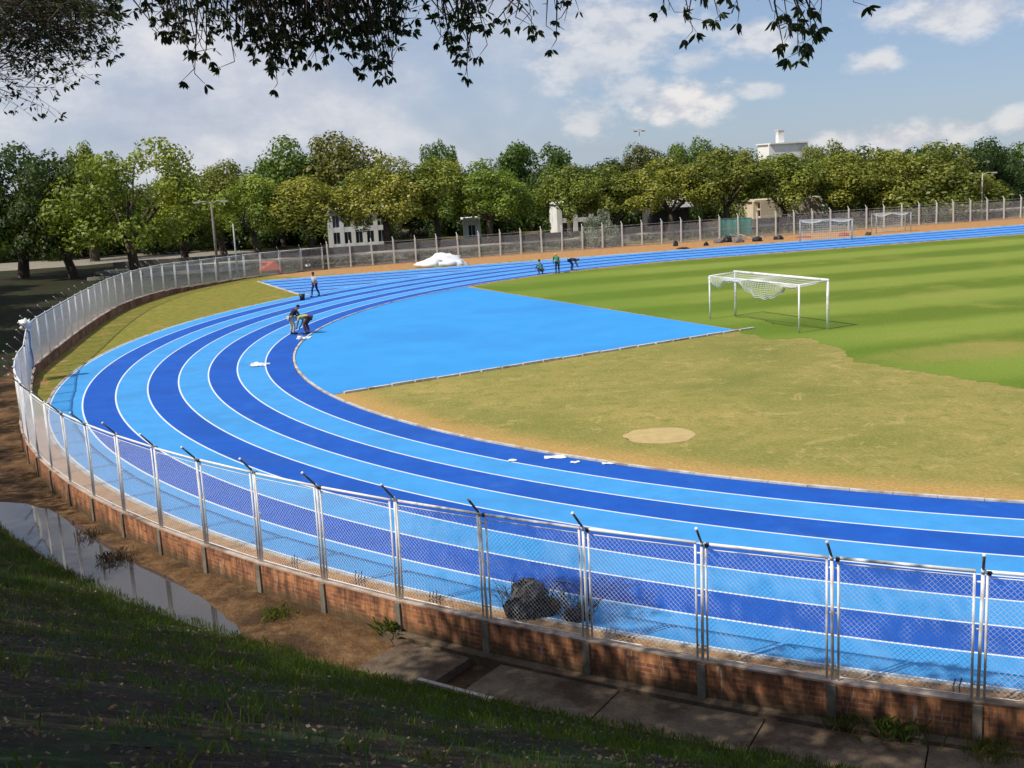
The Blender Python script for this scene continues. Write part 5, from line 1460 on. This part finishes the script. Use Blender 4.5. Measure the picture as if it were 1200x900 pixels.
walking = dict(pelvis=(0, 0, .93), chest=(0, .05, 1.33), head=(0, .10, 1.60), elbow_l=(-.26, .10, 1.08), elbow_r=(.26, -.08, 1.08), wrist_l=(-.25, .26, .92), wrist_r=(.26, -.10, .84), knee_l=(-.10, -.08, .50), knee_r=(.10, .20, .52), ankle_l=(-.11, -.30, .12), ankle_r=(.11, .26, .09))
leaning = dict(pelvis=(0, -.08, .92), chest=(0, .20, 1.22), head=(0, .38, 1.40), elbow_l=(-.24, .34, .98), elbow_r=(.24, .34, .98), wrist_l=(-.16, .50, .80), wrist_r=(.16, .50, .80), knee_l=(-.12, .02, .49), knee_r=(.12, .06, .49), ankle_l=(-.13, -.04, .09), ankle_r=(.13, .02, .09))
bending = dict(pelvis=(0, -.22, .84), chest=(0, .20, .86), head=(0, .44, .80), elbow_l=(-.24, .28, .58), elbow_r=(.24, .28, .58), wrist_l=(-.16, .40, .34), wrist_r=(.16, .40, .34), knee_l=(-.13, .02, .47), knee_r=(.13, .02, .47), ankle_l=(-.14, -.08, .09), ankle_r=(.14, -.08, .09))
crouching = dict(pelvis=(0, -.15, .38), chest=(0, .10, .72), head=(0, .22, .98), elbow_l=(-.26, .28, .55), elbow_r=(.26, .28, .55), wrist_l=(-.18, .46, .40), wrist_r=(.18, .46, .40), knee_l=(-.16, .24, .48), knee_r=(.16, .24, .48), ankle_l=(-.15, -.02, .09), ankle_r=(.15, -.02, .09))
C_ = {k: plain(k, v) for k, v in dict(cloth_white=(.55, .55, .57), cloth_navy=(.015, .025, .07), cloth_black=(.015, .015, .018), cloth_khaki=(.48, .42, .32), cloth_lime=(.42, .46, .16), cloth_maroon=(.10, .03, .03), cloth_green=(.03, .22, .12), cloth_teal=(.03, .17, .20), cloth_yellow=(.70, .55, .12), cloth_darkgreen=(.02, .045, .035)).items()}
def P0(px, py): p = G(px, py); return (p.x, p.y, .014)
person(P0(370, 347.5), 2.6, 'person in white shirt and dark blue trousers walking on the outer lanes', walking, C_['cloth_white'], C_['cloth_navy'], scale=.98)
person(P0(343.5, 392), -1.0, 'person in black shirt and pale khaki trousers leaning forward on the bend', leaning, C_['cloth_black'], C_['cloth_khaki'], long_sleeve=True)
person(P0(359, 391.5), 1.2, 'person in pale lime shirt and dark trousers bending over the white cloth', bending, C_['cloth_lime'], C_['cloth_maroon'], cap=C_['cloth_khaki'], scale=1.08)
person(P0(634, 321.5), .4, 'person in teal clothes crouching on the far lanes, leftmost of three', crouching, C_['cloth_teal'], C_['cloth_darkgreen'], scale=1.0)
person(P0(653.5, 320.5), 0.2, 'person in green shirt and yellow cap standing between two crouching workers', leaning, C_['cloth_green'], C_['cloth_darkgreen'], cap=C_['cloth_yellow'], scale=.98)
person(P0(671, 317), -1.4, 'person in dark blue bending low, rightmost of the three on the far lanes', bending, C_['cloth_navy'], C_['cloth_navy'], scale=1.0)
p = G(354.5, 352); bk = thing('bucket', 'black bucket standing on the outer lane left of the walking person', 'bucket', (p.x, p.y, .014))
mb = MB(); mb.tube([(0, 0, 0), (0, 0, .42)], [.15, .20], 14); mb.build('pail', M['black_sack'], bk, True)
mb = MB(); mb.tube([(-.2, 0, .42), (-.15, 0, .55), (0, 0, .60), (.15, 0, .55), (.2, 0, .42)], .012, 6); mb.build('handle', M['dark_steel'], bk)
for k, (px, py, lb) in enumerate([(352, 399.5, 'small white paint pot at the feet of the leaning worker')]):
    p = G(px, py); pt = thing('paint_pot', lb, 'paint pot', (p.x, p.y, .014)); mb = MB(); mb.tube([(0, 0, 0), (0, 0, .26)], [.12, .13], 12); mb.build('pot', M['white_cloth'], pt, True); mb = MB(); mb.tube([(0, 0, .262), (0, 0, .275)], .11, 12); mb.build('paint', M['red_earth'], pt)

# ------------------------------------------------------------------ camera and render
cam = bpy.data.cameras.new('camera'); co_ = bpy.data.objects.new('camera', cam); COL.objects.link(co_)
cam.sensor_width = 36; cam.lens = 36*F/1200; cam.clip_start = .05; cam.clip_end = 6000
mw = Matrix((( rt.x, up.x, -fw.x, 0), (rt.y, up.y, -fw.y, 0), (rt.z, up.z, -fw.z, CH), (0, 0, 0, 1)))
co_.matrix_world = mw; scene.camera = co_
scene.render.resolution_x = 1024; scene.render.resolution_y = 768
vs = scene.view_settings; vs.view_transform = 'Standard'; vs.look = 'None'; vs.exposure = 0; vs.gamma = 1
scene.cycles.max_bounces = 8; scene.cycles.transparent_max_bounces = 8
